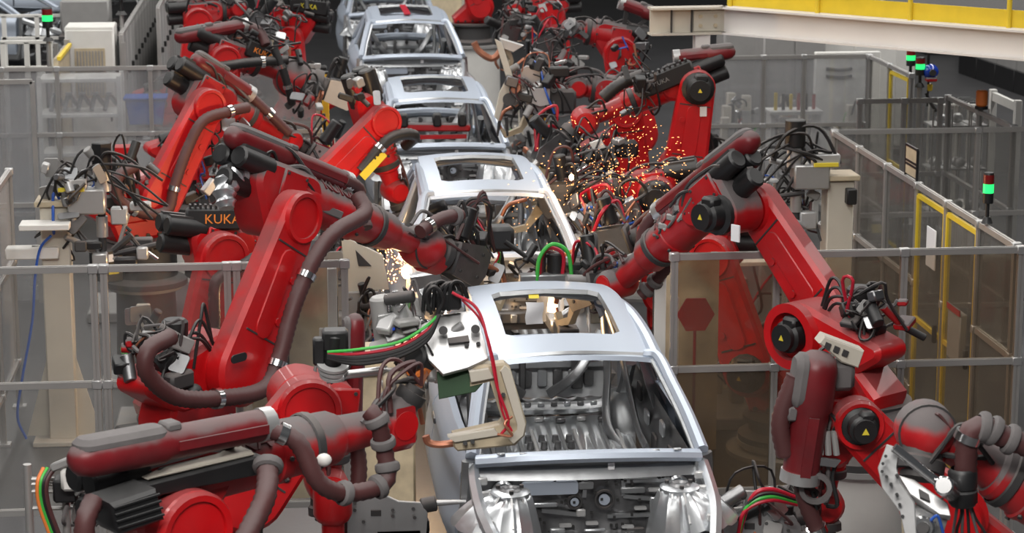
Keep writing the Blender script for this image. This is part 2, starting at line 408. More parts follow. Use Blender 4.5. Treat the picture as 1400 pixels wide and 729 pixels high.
m = MB(); q = atX(1246, 232, 3.56); pl = thing('screen_plate', 'small brown framed plate standing on the clear side fence rail', 'plate', (3.56, q.y, 2.26))
m.box((3.56, q.y, 2.40), (.012, .34, .24)); m.build('plate', 'beige_arm', pl); m = MB()
for a, b in (((-.18, .11), (.18, .11)), ((-.18, .38 - .24), (.18, .14)), ((-.18, .0), (-.18, .27)), ((.18, .0), (.18, .27))): m.bar((3.56, q.y + a[0], 2.26 + a[1]), (3.56, q.y + b[0], 2.26 + b[1]), .02, .02)
m.bar((3.56, q.y - .18, 2.53), (3.56, q.y + .18, 2.53), .02, .02); m.build('rim', 'black', pl)
# ------------------------------------------------------------------ mezzanine edge with yellow kick board
mz = thing('mezzanine_beam', 'white steel platform beam with a yellow kick board and bolted end plate', 'beam', (3, 24, 0))
ZB = 3.0
P0, P1, PL = atZ(990, 46, ZB), atZ(1400, 82, ZB), atZ(888, 48, ZB)
dirb = (P1 - P0); dirb.z = 0; dirb.normalize(); nb = Vector((dirb.y, -dirb.x, 0))
if nb.y > 0: nb = -nb
P2 = P0 + dirb * 9; HB = .285
def zz(p, z): return Vector((p.x, p.y, z))
m = MB(); m.bar(zz(P0, ZB + .012), zz(P2, ZB + .012), .20, .022); m.bar(zz(P0, ZB + HB), zz(P2, ZB + HB), .22, .022)
m.bar(zz(P0, ZB + HB / 2), zz(P2, ZB + HB / 2), .02, HB - .02); m.build('girder', 'white_beam', mz)
dl = Vector((PL.x - P0.x, PL.y - P0.y, 0)); dl.normalize(); PLe = P0 + dl * (Vector((PL.x - P0.x, PL.y - P0.y)).length)
m = MB(); m.bar(zz(P0, ZB + .012), zz(PLe, ZB + .012), .20, .022); m.bar(zz(P0, ZB + HB), zz(PLe, ZB + HB), .22, .022)
m.bar(zz(P0, ZB + HB / 2), zz(PLe, ZB + HB / 2), .02, HB - .02); gl_ = m.build('end_girder', 'beige', mz)
LL = (PLe - P0).length
for t in (.45, .72):
    c = P0 + dl * LL * t; m = MB(); m.bar(zz(c, ZB + .02), zz(c, ZB + HB - .02), .10, .012, up=dl); m.build('stiffener', 'dark', gl_)
m = MB(); nn = Vector((-dl.y, dl.x, 0)); nn = nn if nn.y < 0 else -nn
a, b = P0 + dl * LL * .05, P0 + dl * LL * .42
m.bar(zz(a, ZB + HB / 2) + nn * .018, zz(b, ZB + HB / 2) + nn * .018, .014, HB * .75); m.build('splice_plate', 'beige', gl_)
for t in (.13, .33):
    for h in (.33, .68):
        c = zz(P0 + dl * LL * t, ZB + HB * h) + nn * .024; m = MB(); m.cyl(c, c + nn * .02, .022, n=6); m.build('bolt', 'beige_arm', gl_)
m = MB(); m.bar(zz(P0, ZB + HB + .10) + nb * -.05, zz(P2, ZB + HB + .10) + nb * -.05, .012, .17); m.build('kick_board', 'yellow', mz)
m = MB()
for t in range(6):
    c = P0 + dirb * (.05 + 1.12 * t) + nb * -.03; m = MB(); m.cyl(zz(c, ZB + HB), zz(c, ZB + HB + 1.0), .025, n=10); m.build('rail_post', 'yellow', mz)
for h in (.55, 1.0):
    m = MB(); m.cyl(zz(P0, ZB + HB + h) - nb * .03, zz(P2, ZB + HB + h) - nb * .03, .022, n=10); m.build('hand_rail', 'yellow', mz)
m = MB(); m.add([zz(P0, ZB + HB + .02) - nb * .1, zz(P2, ZB + HB + .02) - nb * .1, zz(P2, ZB + HB + .02) - nb * 3.0, zz(P0, ZB + HB + .02) - nb * 3.0], [(0, 1, 2, 3)])
m.build('deck', 'deck', mz)
for c in (P0 + dl * .25 , P0 + dirb * 6):
    m = MB(); q = c - nb * .0; m.box((q.x, q.y, ZB / 2), (.16, .16, ZB)); m.build('column', 'white_beam', mz)
# ------------------------------------------------------------------ car bodies in white
# car frame: x across, y along the line (front at -y), z up; front header of the roof at y = 0
def zroof(y): return 1.405 + .10 * math.sin(min(1, max(0, (y + .05) / 2.5)) * PI * .92) - .035 * max(0, (y - 1.5) / .8) ** 2
def wroof(y): return .575 - .02 * y - .018 * max(0, y - 1.2) ** 2
def roof_pt(x, y): return Vector((x, y, zroof(y) - .05 * (x / .6) ** 2 - .25 * max(0, abs(x) - .50) ** 2 * 4))
def make_car(zoff):
    c = thing('car_body', '', 'car body', (0, 0, 0))
    ys = [0, .06, .13, .22, .32, .40, .47, .7, .95, 1.2, 1.42, 1.53, 1.60, 1.7, 1.85, 2.0, 2.12, 2.2]
    H0, H1 = .40, 1.60
    def xs(y): 
        w = wroof(y); return [-w, -w * .975, -.53 if w > .54 else -w * .95, -.48, -.44, -.395, -.33, -.16, 0, .16, .33, .395, .44, .48, .53 if w > .54 else w * .95, w * .975, w]
    m = MB(); V = []; F = []; nx = 17
    for y in ys: V += [roof_pt(x, y - (.05 * (x / .575) ** 2 if y < .3 else 0) * 0 + (-.04 + .04 * (x / .575) ** 2 if y < .05 else 0)) for x in xs(y)]
    for j in range(len(ys) - 1):
        for i in range(nx - 1):
            yc = (ys[j] + ys[j + 1]) / 2
            if H0 < yc < H1 and 5 <= i < 11:
                if (i in (5, 10)) and (yc < .47 or yc > 1.53):     # rounded corner of the opening
                    a = j * nx + i; q = [a, a + 1, a + nx + 1, a + nx]
                    drop = {(5, True): 2, (10, True): 3, (5, False): 1, (10, False): 0}[(i, yc < 1)]
                    F.append(tuple(v for k, v in enumerate(q) if k != drop))
                continue
            a = j * nx + i; F.append((a, a + 1, a + nx + 1, a + nx))
    m.add(V, F)
    for sx in (-1, 1):     # roof edge lip
        A = [roof_pt(sx * wroof(y), y) for y in ys]; m.strip(A, [p + Vector((sx * .004, 0, -.025)) for p in A])
    A = [roof_pt(x, -.04 + .04 * (x / .575) ** 2) for x in xs(0)]; m.strip(A, [p + Vector((0, -.012, -.03)) for p in A])
    A = [roof_pt(x, 2.2) for x in xs(2.2)]; m.strip(A, [p + Vector((0, .03, -.05)) for p in A])
    roof = m.build('roof_panel', 'silver', c)
    m = MB()               # turned-down flange of the opening
    loop = [(-.33, .40), (0, .40), (.33, .40), (.395, .47), (.395, .95), (.395, 1.53), (.33, 1.6), (0, 1.6), (-.33, 1.6), (-.395, 1.53), (-.395, .95), (-.395, .47), (-.33, .40)]
    A = [roof_pt(x, y) for x, y in loop]; B = [p + Vector((-p.x * .03, (1.0 - p.y) * .03, -.028)) for p in A]; m.strip(A, B)
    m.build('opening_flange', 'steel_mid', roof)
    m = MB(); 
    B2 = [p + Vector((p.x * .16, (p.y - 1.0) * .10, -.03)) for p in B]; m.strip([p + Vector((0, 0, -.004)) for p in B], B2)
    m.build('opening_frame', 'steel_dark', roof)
    m = MB(); m.tube([(-.55, .05, 1.36), (0, .0, 1.40), (.55, .05, 1.36)], .03, 6); m.build('header_rail', 'steel_mid', c)
    m = MB(); m.tube([(-.50, 1.72, 1.40), (0, 1.74, 1.45), (.50, 1.72, 1.40)], .03, 6); m.build('roof_bow', 'steel_mid', c)
    m = MB(); m.tube([(-.48, 2.18, 1.30), (0, 2.2, 1.35), (.48, 2.18, 1.30)], .04, 6); m.build('rear_header', 'steel_mid', c)
    # side frames, doors
    for sx in (-1, 1):
        X = lambda x: sx * x
        m = MB()
        m.tube([(X(.50), .04, 1.385), (X(.585), -.02, 1.375), (X(.635), -.30, 1.26), (X(.69), -.58, 1.12), (X(.735), -.84, .965)], lambda t: .036 + .014 * t, 8, oval=.9)
        m.tube([(X(.575), .0, 1.375), (X(.575), .5, 1.415), (X(.56), 1.1, 1.425), (X(.53), 1.7, 1.375), (X(.50), 2.2, 1.27)], .045, 8)
        sf = m.build('pillar_rail', 'silver', c)
        m = MB()      # second flange that runs along the windscreen edge
        m.tube([(X(.545), -.01, 1.352), (X(.60), -.30, 1.225), (X(.655), -.58, 1.085), (X(.70), -.84, .93)], .018, 6); m.build('screen_flange', 'steel', sf)
        m = MB(); m.tube([(X(.57), .96, 1.40), (X(.68), .92, 1.0), (X(.78), .90, .7), (X(.80), .90, .35)], lambda t: .05 + .05 * t, 8, oval=.45); m.build('centre_pillar', 'steel_mid', c)
        m = MB(); m.tube([(X(.74), -.85, .95), (X(.76), -.85, .6), (X(.77), -.80, .30)], .085, 8, oval=.5); m.build('hinge_pillar', 'steel_mid', c)
        m = MB(); m.bar((X(.76), -.85, .28), (X(.76), 1.95, .28), .13, .16, bev=.03); m.build('rocker', 'steel_mid', c)
        m = MB(); m.tube([(X(.51), 2.15, 1.28), (X(.62), 2.4, 1.05), (X(.70), 2.55, .85), (X(.72), 2.6, .5)], .07, 8); m.build('rear_pillar', 'silver', c)
        m = MB()
        def q(u, v):
            y = 1.85 + 1.05 * u; z = .92 - .55 * v; return (X(.70 + .16 * math.sin(min(1, v * 1.3 + .25) * PI * .6) - .12 * u * u), y, z)
        m.grid(q, 8, 6); m.build('quarter_panel', 'silver', c)
        for nm, y0, y1 in (('front_door', -.80, .90), ('rear_door', .93, 1.84)):
            d = MB()
            def dr(u, v, y0=y0, y1=y1):
                y = y0 + (y1 - y0) * u; z = .97 - .66 * v
                bul = .055 * math.exp(-((v - .18) / .16) ** 2) + .035 * math.exp(-((v - .8) / .25) ** 2)
                taper = .055 * max(0, (.1 - y) / .9) ** 1.5 + .05 * max(0, (y - 1.2) / .7) ** 2
                return (X(.765 + .10 * math.sin(min(1., v * 1.6) * PI / 2) + bul - taper), y, z)
            d.grid(dr, 10, 14)
            for j in (0, 1):
                E0 = [Vector(dr(j, v / 14)) for v in range(15)]; d.strip(E0, [p + Vector((-sx * .07, 0, 0)) for p in E0])
            E0 = [Vector(dr(u / 10, 0)) for u in range(11)]; d.strip(E0, [p + Vector((-sx * .05, 0, -.01)) for p in E0])
            db = d.build(nm, 'silver', c)
            d = MB()
            if nm == 'front_door':
                fr = [(X(.75), -.74, .975), (X(.70), -.45, 1.13), (X(.655), -.18, 1.25), (X(.615), .06, 1.335), (X(.60), .5, 1.375), (X(.60), .86, 1.385), (X(.69), .88, 1.15), (X(.765), .88, .98)]
            else:
                fr = [(X(.765), .95, .98), (X(.69), .95, 1.15), (X(.60), .98, 1.38), (X(.585), 1.4, 1.36), (X(.61), 1.68, 1.25), (X(.74), 1.82, .98)]
            d.tube(fr, .024, 6, smooth=False); d.build('window_frame', 'silver', db)
            d = MB(); yh = y1 - .16; d.bar((X(.872), yh - .10, .79), (X(.872), yh + .08, .79), .02, .05, bev=.008); d.build('handle_recess', 'steel_dark', db)
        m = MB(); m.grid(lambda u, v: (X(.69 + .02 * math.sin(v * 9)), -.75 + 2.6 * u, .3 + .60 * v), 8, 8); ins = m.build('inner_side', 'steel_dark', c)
        for k in range(7): m = MB(); m.prism(rrect(.16, .10 + .03 * (k % 2), .03, 3, -.4 + .33 * k, .60 + .10 * (k % 3)), .655, .675, Matrix(((0, 0, sx, 0), (1, 0, 0, 0), (0, 1, 0, 0), (0, 0, 0, 1))), .004); m.build('door_aperture', 'dark' if k % 2 else 'steel', ins)
        m = MB(); m.tube([(X(.62), .62, .55), (X(.60), .9, .62), (X(.585), 1.2, .80), (X(.56), 1.6, 1.05), (X(.53), 2.0, 1.22)], .045, 8, oval=.45); m.build('belt_reinforcement', 'steel_mid', ins)
        # strut tower: round seat on top of a ribbed casting that flares out to the wheel arch
        UPZ = T(X(.53), -1.20, 0) @ Matrix(((0, 1, 0, 0), (0, 0, 1, 0), (1, 0, 0, 0), (0, 0, 0, 1)))
        m = MB(); m.lathe([(0, .80), (.115, .80), (.125, .815), (.125, .845), (.105, .855), (0, .855)], UPZ, 20); tw = m.build('strut_seat', 'steel', c)
        m = MB(); m.lathe([(.03, .857), (.05, .87), (.07, .857)], UPZ, 16); m.build('bearing_ring', 'steel_dark', tw)
        for k in range(3): m = MB(); a = k * 2.1 + .5; m.cyl((X(.53) + .085 * math.cos(a), -1.20 + .085 * math.sin(a), .85), (X(.53) + .085 * math.cos(a), -1.20 + .085 * math.sin(a), .875), .014, n=8); m.build('strut_bolt', 'dark', tw)
        m = MB()
        def fan(u, v):
            a = -PI * 1.05 + PI * 1.75 * u; r0 = .115; ca = math.cos(a); rx = .37 if ca > 0 else .21; ry = .36
            x_ = (r0 + (rx - r0) * v) * ca; y_ = (r0 + (ry - r0) * v) * math.sin(a)
            return (X(.53 + x_), -1.20 + y_, .825 - (.17 if ca > 0 else .34) * v ** 1.7 + .014 * (1 if int(u * 44) % 4 == 0 else 0))
        m.grid(fan, 44, 7); m.build('tower_casting', 'steel', c, ang=20)
        for k in range(8):
            a = -PI * .9 + PI * 1.45 * k / 7; ca, sa = math.cos(a), math.sin(a)
            m = MB(); m.bar((X(.53 + .11 * ca), -1.20 + .12 * sa, .825), (X(.53 + (.28 if ca > 0 else .16) * ca), -1.20 + .31 * sa, .69 if ca > 0 else .46), .012, .045); m.build('tower_rib', 'alu_white', tw)
        m = MB()
        def arch(u, v):
            a = PI * (.06 + .86 * u); return (X(.60 + .20 * (v - .2)), -1.24 - .34 * math.cos(a), .28 + .37 * math.sin(a))
        m.grid(arch, 16, 3); m.build('wheelhouse', 'steel', c)
        m = MB(); m.tube([(X(.76), -1.24 - .34 * math.cos(PI * t), .28 + .37 * math.sin(PI * t)) for t in (.05, .2, .35, .5, .65, .8, .92)], .016, 6); m.build('arch_flange', 'alu_white', c)
        m = MB(); m.bar((X(.42), -.85, .50), (X(.44), -1.78, .52), .09, .13, bev=.02); m.build('front_rail', 'steel_mid', c)
        m = MB(); m.tube([(X(.73), -.86, .90), (X(.735), -1.1, .83), (X(.72), -1.4, .76), (X(.66), -1.72, .66)], .05, 6, oval=.8); m.build('upper_rail', 'steel', c)
        for k in range(4): m = MB(); m.box((X(.70), -1.02 - .15 * k, .86 - .045 * k), (.09, .035, .05), bev=.008); m.build('rail_tab', 'alu_white', c)
        m = MB(); m.bar((X(.44), -1.80, .54), (X(.60), -1.74, .62), .06, .16, bev=.02); m.build('crash_plate', 'steel', c)
        m = MB()
        def wh(u, v):
            a = PI * u; b = PI * .5 * v; return (X(.66 - .20 * math.sin(b)), 1.75 - .38 * math.cos(a) * math.cos(b * .6), .30 + .40 * math.sin(a) * math.cos(b * .5))
        m.grid(wh, 12, 5); m.build('rear_wheelhouse', 'steel_mid', c)

    # front bulkhead, cowl
    m = MB()
    m.tube([(-.71, -.87, .945), (-.40, -.935, .975), (0, -.955, .985), (.40, -.935, .975), (.71, -.87, .945)], .042, 8, oval=1.5); cowl = m.build('cowl_beam', 'silver', c)
    for k in range(9): m = MB(); m.box((-.56 + .14 * k, -.93 - .02 * math.cos((k - 4) / 3), 1.008), (.05, .03, .012), bev=.003); m.build('cowl_tab', 'steel', cowl)
    m = MB(); m.grid(lambda u, v: (-.70 + 1.4 * u, -.93 + .05 * abs(u - .5) ** 2 * 4 + .03 * math.sin(v * 5), .94 - .11 * v), 10, 3); m.build('cowl_plenum', 'steel_mid', c)
    m = MB()
    def fw_(u, v):
        x = -.68 + 1.36 * u; z = .84 - .55 * v
        return (x, -.885 + .03 * abs(x) - .05 * max(0, v - .55) + .012 * math.sin(x * 21) * (1 if .2 < v < .8 else 0) + (.016 if .28 < u < .62 and .15 < v < .6 else 0), z)
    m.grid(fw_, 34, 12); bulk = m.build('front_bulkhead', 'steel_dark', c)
    for (x, z, r) in ((-.545, .745, .075), (.575, .755, .07)): m = MB(); m.lathe([(0, .012), (r - .03, .012), (r - .02, .0), (r - .01, .03), (r, .0)], frame((x, -.895, z), (0, -1, 0)), 20); m.build('round_cap', 'steel', bulk)
    m = MB(); m.prism(rrect(.36, .085, .02, 3, -.25, .77), .90, .925, Matrix(((1, 0, 0, 0), (0, 0, -1, 0), (0, 1, 0, 0), (0, 0, 0, 1)))); m.build('bright_plate', 'silver', bulk)
    for (x, z, r) in ((.10, .68, .065), (-.09, .67, .05)):
        m = MB(); m.ring((x, -.905, z), (0, 1, 0), r - .012, r, .025); m.build('grommet_ring', 'dark', bulk)
        m = MB(); m.cyl((x, -.915, z), (x, -.90, z), r * .55, n=14); m.build('grommet_plate', 'silver', bulk)
    m = MB(); rng = random.Random(3)
    for k in range(60): m.box((rng.uniform(-.6, .62), -.912, rng.uniform(.45, .83)), (.016, .02, .016))
    o = m.build('weld_stud', 'rubber', bulk); o['kind'] = 'stuff'
    for (x0, z0, x1, z1) in ((.22, .80, .52, .80), (.22, .80, .22, .70), (.22, .70, .52, .66), (-.30, .62, -.02, .58), (.12, .57, .40, .57), (-.02, .82, -.03, .70)): m = MB(); m.bar((x0, -.905, z0), (x1, -.905, z1), .02, .025); m.build('stamped_rib', 'steel_mid', bulk)
    for x, z in ((.33, .62), (.42, .74), (-.15, .52), (.02, .53), (.25, .50)): m = MB(); m.prism(rrect(.08, .02, .008, 2, x, z), .905, .93, Matrix(((1, 0, 0, 0), (0, 0, -1, 0), (0, 1, 0, 0), (0, 0, 0, 1)))); m.build('bracket', 'alu_white', bulk)
    m = MB(); m.box((.14, -.925, .905), (.045, .012, .05), bev=.004); m.build('marker_tag', 'paper', bulk)
    m = MB(); m.bar((-.42, -.95, .42), (.42, -.95, .42), .10, .12, bev=.02); m.build('lower_crossmember', 'steel_dark', c)
    for k in range(5): m = MB(); m.box((-.3 + .15 * k, -1.01, .42), (.06, .03, .08), bev=.008); m.build('crossmember_lug', 'steel', c)
    for (x, z, w_, h_, mm) in ((-.30, .66, .20, .03, 'steel'), (-.42, .56, .12, .08, 'steel_mid'), (.28, .74, .16, .04, 'steel_mid'), (.46, .64, .14, .10, 'steel'), (-.20, .46, .10, .08, 'steel_mid'), (.04, .46, .14, .06, 'steel'), (.30, .44, .12, .10, 'dark'), (.52, .52, .08, .14, 'steel_mid'), (-.02, .78, .10, .05, 'steel_mid'), (-.05, .60, .06, .05, 'alu_white')):
        m = MB(); m.prism(rrect(w_, h_, .012, 2, x, z), .90, .93, Matrix(((1, 0, 0, 0), (0, 0, -1, 0), (0, 1, 0, 0), (0, 0, 0, 1))), .006); m.build('stamped_pad', mm, bulk)
    # floor, tunnel, seats
    m = MB()
    def fl(u, v):
        x = -.70 + 1.4 * u; y = -.80 + 2.2 * v
        return (x, y, .22 + .015 * (1 if int(u * 46) % 3 == 0 else 0) + .16 * math.exp(-(x / .13) ** 2) + .02 * math.sin(y * 9) * .4)
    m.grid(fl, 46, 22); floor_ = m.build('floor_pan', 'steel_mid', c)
    for y in (.10, .75):
        m = MB(); m.tube([(-.70, y, .28), (-.25, y, .30), (0, y, .42), (.25, y, .30), (.70, y, .28)], .055, 6); m.build('seat_crossmember', 'steel_mid', c)
    m = MB(); m.grid(lambda u, v: (-.66 + 1.32 * u, .35 + .25 * v, .24 + .13 * math.sin(v * PI / 2)), 6, 5); m.build('kick_up', 'steel', c)
    m = MB()
    def rf(u, v):
        x = -.62 + 1.24 * u; y = .60 + 1.25 * v
        return (x, y, .37 + .09 * v + .012 * (1 if int(u * 64) % 4 < 2 else 0) * (1 if .08 < v < .85 else 0) - .05 * math.exp(-((abs(x) - .25) / .10) ** 2) * (1 if .3 < v < .6 else 0))
    m.grid(rf, 64, 14); rfl = m.build('rear_floor', 'steel', c)
    for k in range(11):
        x = -.53 + .106 * k; m = MB(); m.bar((x, .72 + .1 * (k % 2), .405), (x, 1.60 - .12 * (k % 3), .455), .028, .022, bev=.006); m.build('floor_rib', ['steel_mid', 'alu_white', 'steel'][k % 3], rfl)
    for k in range(8): m = MB(); x, y = (-.15 + .10 * (k % 4), 1.12 + .16 * (k // 4)); m.cyl((x, y, .42), (x, y, .475), .028, .022, n=10); m.build('floor_boss', 'steel_dark', rfl)
    for k in range(6): m = MB(); m.prism(rrect(.05, .16, .015, 2, .12 + .062 * k, .95), .415, .43, None); m.build('vent_slot', 'dark', rfl)
    for k in range(7): m = MB(); m.box((-.50 + .16 * k, 1.70 + .03 * (k % 2), .47), (.07, .05, .035), bev=.008); m.build('floor_bracket', 'alu_white' if k % 2 else 'steel_dark', rfl)
    m = MB(); m.tube([(-.64, 1.55, .95), (-.60, 1.72, .66), (-.45, 1.80, .545), (0, 1.82, .53), (.45, 1.80, .545), (.60, 1.72, .66), (.64, 1.55, .95)], .05, 8, 6); cb = m.build('rear_crossbeam', 'steel_mid', c)
    for k in range(9): m = MB(); m.box((-.40 + .10 * k, 1.775, .575), (.05, .03, .035), bev=.006); m.build('beam_gusset', 'steel_dark' if k % 2 else 'steel', cb)
    m = MB(); m.grid(lambda u, v: (-.60 + 1.2 * u, 1.86 + .40 * v, .47 + .02 * v + .008 * math.sin(u * 50)), 40, 3); m.build('boot_floor', 'steel_dark', c)
    m = MB(); m.grid(lambda u, v: (-.60 + 1.2 * u, 2.24 + .1 * v, .50 + .42 * v + .006 * math.sin(u * 60)), 40, 4); rb = m.build('rear_bulkhead', 'steel_mid', c)
    XZ = Matrix(((1, 0, 0, 0), (0, 0, 1, 2.20), (0, 1, 0, 0), (0, 0, 0, 1)))
    for k in range(8): m = MB(); m.prism(rrect(.075, .13, .02, 3, -.42 + .12 * k, .66), 0, .03, XZ, .004); m.build('stamped_pocket', 'steel_dark' if k % 2 else 'steel', rb)
    m = MB(); m.bar((-.55, 2.20, .77), (.55, 2.20, .77), .03, .05, bev=.008); m.build('bulkhead_rail', 'steel', rb)
    for k in range(6): m = MB(); m.cyl((-.45 + .18 * k, 2.19, .84), (-.45 + .18 * k, 2.23, .84), .028, n=12); m.build('bulkhead_hole', 'dark', rb)
    for x, w_ in ((-.10, .05), (.32, .09)): m = MB(); m.box((x, 2.15, .74), (w_, .05, .30), bev=.01); m.build('latch_tower', 'steel_dark', rb)
    m = MB(); m.tube([(-.60, 2.25, .90), (0, 2.3, .93), (.60, 2.25, .90)], .06, 8); m.build('parcel_beam', 'silver', c)
    m = MB(); m.box((-.32, 2.17, .80), (.20, .02, .10), bev=.01); m.build('tag_plate', 'alu_white', c)
    for sx in (-1, 1):
        m = MB(); m.tube([(sx * .10, 2.1, .56), (sx * .30, 2.0, .75), (sx * .50, 2.1, 1.05)], .04, 8, oval=.5); m.build('body_brace', 'steel_mid', c)
        m = MB(); m.tube([(sx * .58, 1.1, .32), (sx * .45, 1.4, .50), (sx * .5, 1.75, .85), (sx * .52, 2.1, 1.15)], .06, 8, oval=.4); m.build('inner_brace', 'steel_mid', c)
    m = MB(); m.tube([(-.70, 2.62, .60), (0, 2.75, .62), (.70, 2.62, .60)], .09, 8); m.build('rear_panel', 'silver', c)
    return c
CARZ = .49
car0 = make_car(CARZ)
car_info = [((0, 14.6, CARZ), 'bare silver car body with a white inspection sheet taped above its roof opening'),
            ((0, 20.85, CARZ), 'bare silver car body being welded in a shower of sparks at its side'),
            ((0, 27.3, CARZ), 'bare silver car body with a dark red fixture beam across its windscreen opening'),
            ((0, 33.8, CARZ + .30), 'bare silver car body with a red stripe on its roof opening'),
            ((0, 40.2, CARZ + .30), 'bare silver car body farthest along the line, ahead of the red striped one')]
CARS = []
for i, (loc, lab) in enumerate(car_info):
    o = car0 if i == 0 else copy_tree(car0)
    o.location = loc; tag(o, lab, 'car body', 'car bodies on the welding line'); CARS.append(o)
# sled and conveyor under every body
def make_skid():
    s = thing('conveyor_sled', '', 'sled', (0, 0, 0))
    for sx in (-1, 1):
        m = MB(); m.bar((sx * .48, -2.0, -.16), (sx * .48, 2.9, -.16), .10, .12, bev=.015); m.build('runner', 'grey_paint', s)
        for y in (-1.0, .6, 2.0):
            m = MB(); m.box((sx * .62, y, .06), (.10, .12, .28), bev=.02); m.build('locating_post', 'dark', s)
            m = MB(); m.bar((sx * .48, y, -.05), (sx * .62, y, -.05), .08, .05); m.build('bracket', 'dark', s)
    for y in (-1.6, -.2, 1.2, 2.5):
        m = MB(); m.bar((-.48, y, -.16), (.48, y, -.16), .09, .08, bev=.01); m.build('crossbar', 'grey_paint', s)
    return s
sk0 = make_skid()
for i, (loc, lab) in enumerate(car_info):
    o = sk0 if i == 0 else copy_tree(sk0)
    o.location = loc
    tag(o, 'grey steel conveyor sled under the ' + ['car body with the taped sheet', 'car body that throws sparks', 'car body with the red fixture beam', 'car body with the red roof stripe', 'car body at the far end of the line'][i], 'sled', 'conveyor sleds')
for i, (loc, lab) in enumerate(car_info):
    st = thing('lift_table', 'dark roller lift table carrying the ' + ['sled of the car with the taped sheet', 'sled of the car in sparks', 'sled of the car with the red beam', 'sled of the car with the red stripe', 'sled of the farthest car'][i], 'lift table', (0, loc[1], 0), 'lift tables')
    top = loc[2] - .22
    for sx in (-1, 1):
        m = MB(); m.bar((sx * .48, loc[1] - 2.3, top - .05), (sx * .48, loc[1] + 3.0, top - .05), .14, .10, bev=.01); m.build('roller_rail', 'dark', st)
        for y in (-2.1, .4, 2.8):
            m = MB(); m.box((sx * .48, loc[1] + y, (top - .1) / 2), (.14, .14, top - .1)); m.build('leg', 'dark', st)
    m = MB(); m.box((0, loc[1] + .3, top * .35), (.8, 3.0, max(.05, top * .6)), bev=.02); m.build('lift_drive', 'dark', st)
# sheet taped to the first roof
sh = thing('inspection_sheet', 'white plastic inspection sheet hung with yellow tape from the roof opening edge', 'sheet', (-.06, 16.14, 1.8))
m = MB(); m.grid(lambda u, v: (-.14 + .13 * u + .006 * math.sin(v * 7), 16.17 - .02 * math.sin(v * 3 + u * 2) - .02, 1.905 - .17 * v), 5, 6); m.build('sheet', 'paper', sh)
m = MB(); m.grid(lambda u, v: (-.115 + .075 * u, 16.225 - .07 * v, 1.96 - .055 * max(0, v - .45)), 2, 3); m.build('tape', 'sticker', sh)
# red stripe on the fourth car, fixture beam through the third
st = MB(); st.box((-.0, 34.75, 2.27), (.10, 1.35, .03), bev=.008)
o = tag(st.build('stripe_bar', 'hose_red'), 'red bar laid lengthwise over a car roof opening', 'bar')
fb = thing('fixture_beam', 'dark red fixture beam across the windscreen opening of a car body', 'fixture', (0, 26.5, .8))
m = MB(); m.bar((-.62, 26.95, 1.62), (.35, 26.95, 1.60), .09, .10, bev=.02); m.build('beam', 'red_dusty', fb)
m = MB(); m.bar((-.62, 26.9, 1.50), (.30, 26.9, 1.50), .05, .05); m.build('rod', 'red_dusty', fb)
for x in (-.45, -.05, .25):
    m = MB(); m.box((x, 26.93, 1.70), (.10, .12, .16), bev=.02); m.build('clamp', 'black', fb)
m = MB(); m.box((-.60, 26.95, 1.58), (.08, .12, .22), bev=.02); m.build('end_plate', 'dark', fb)
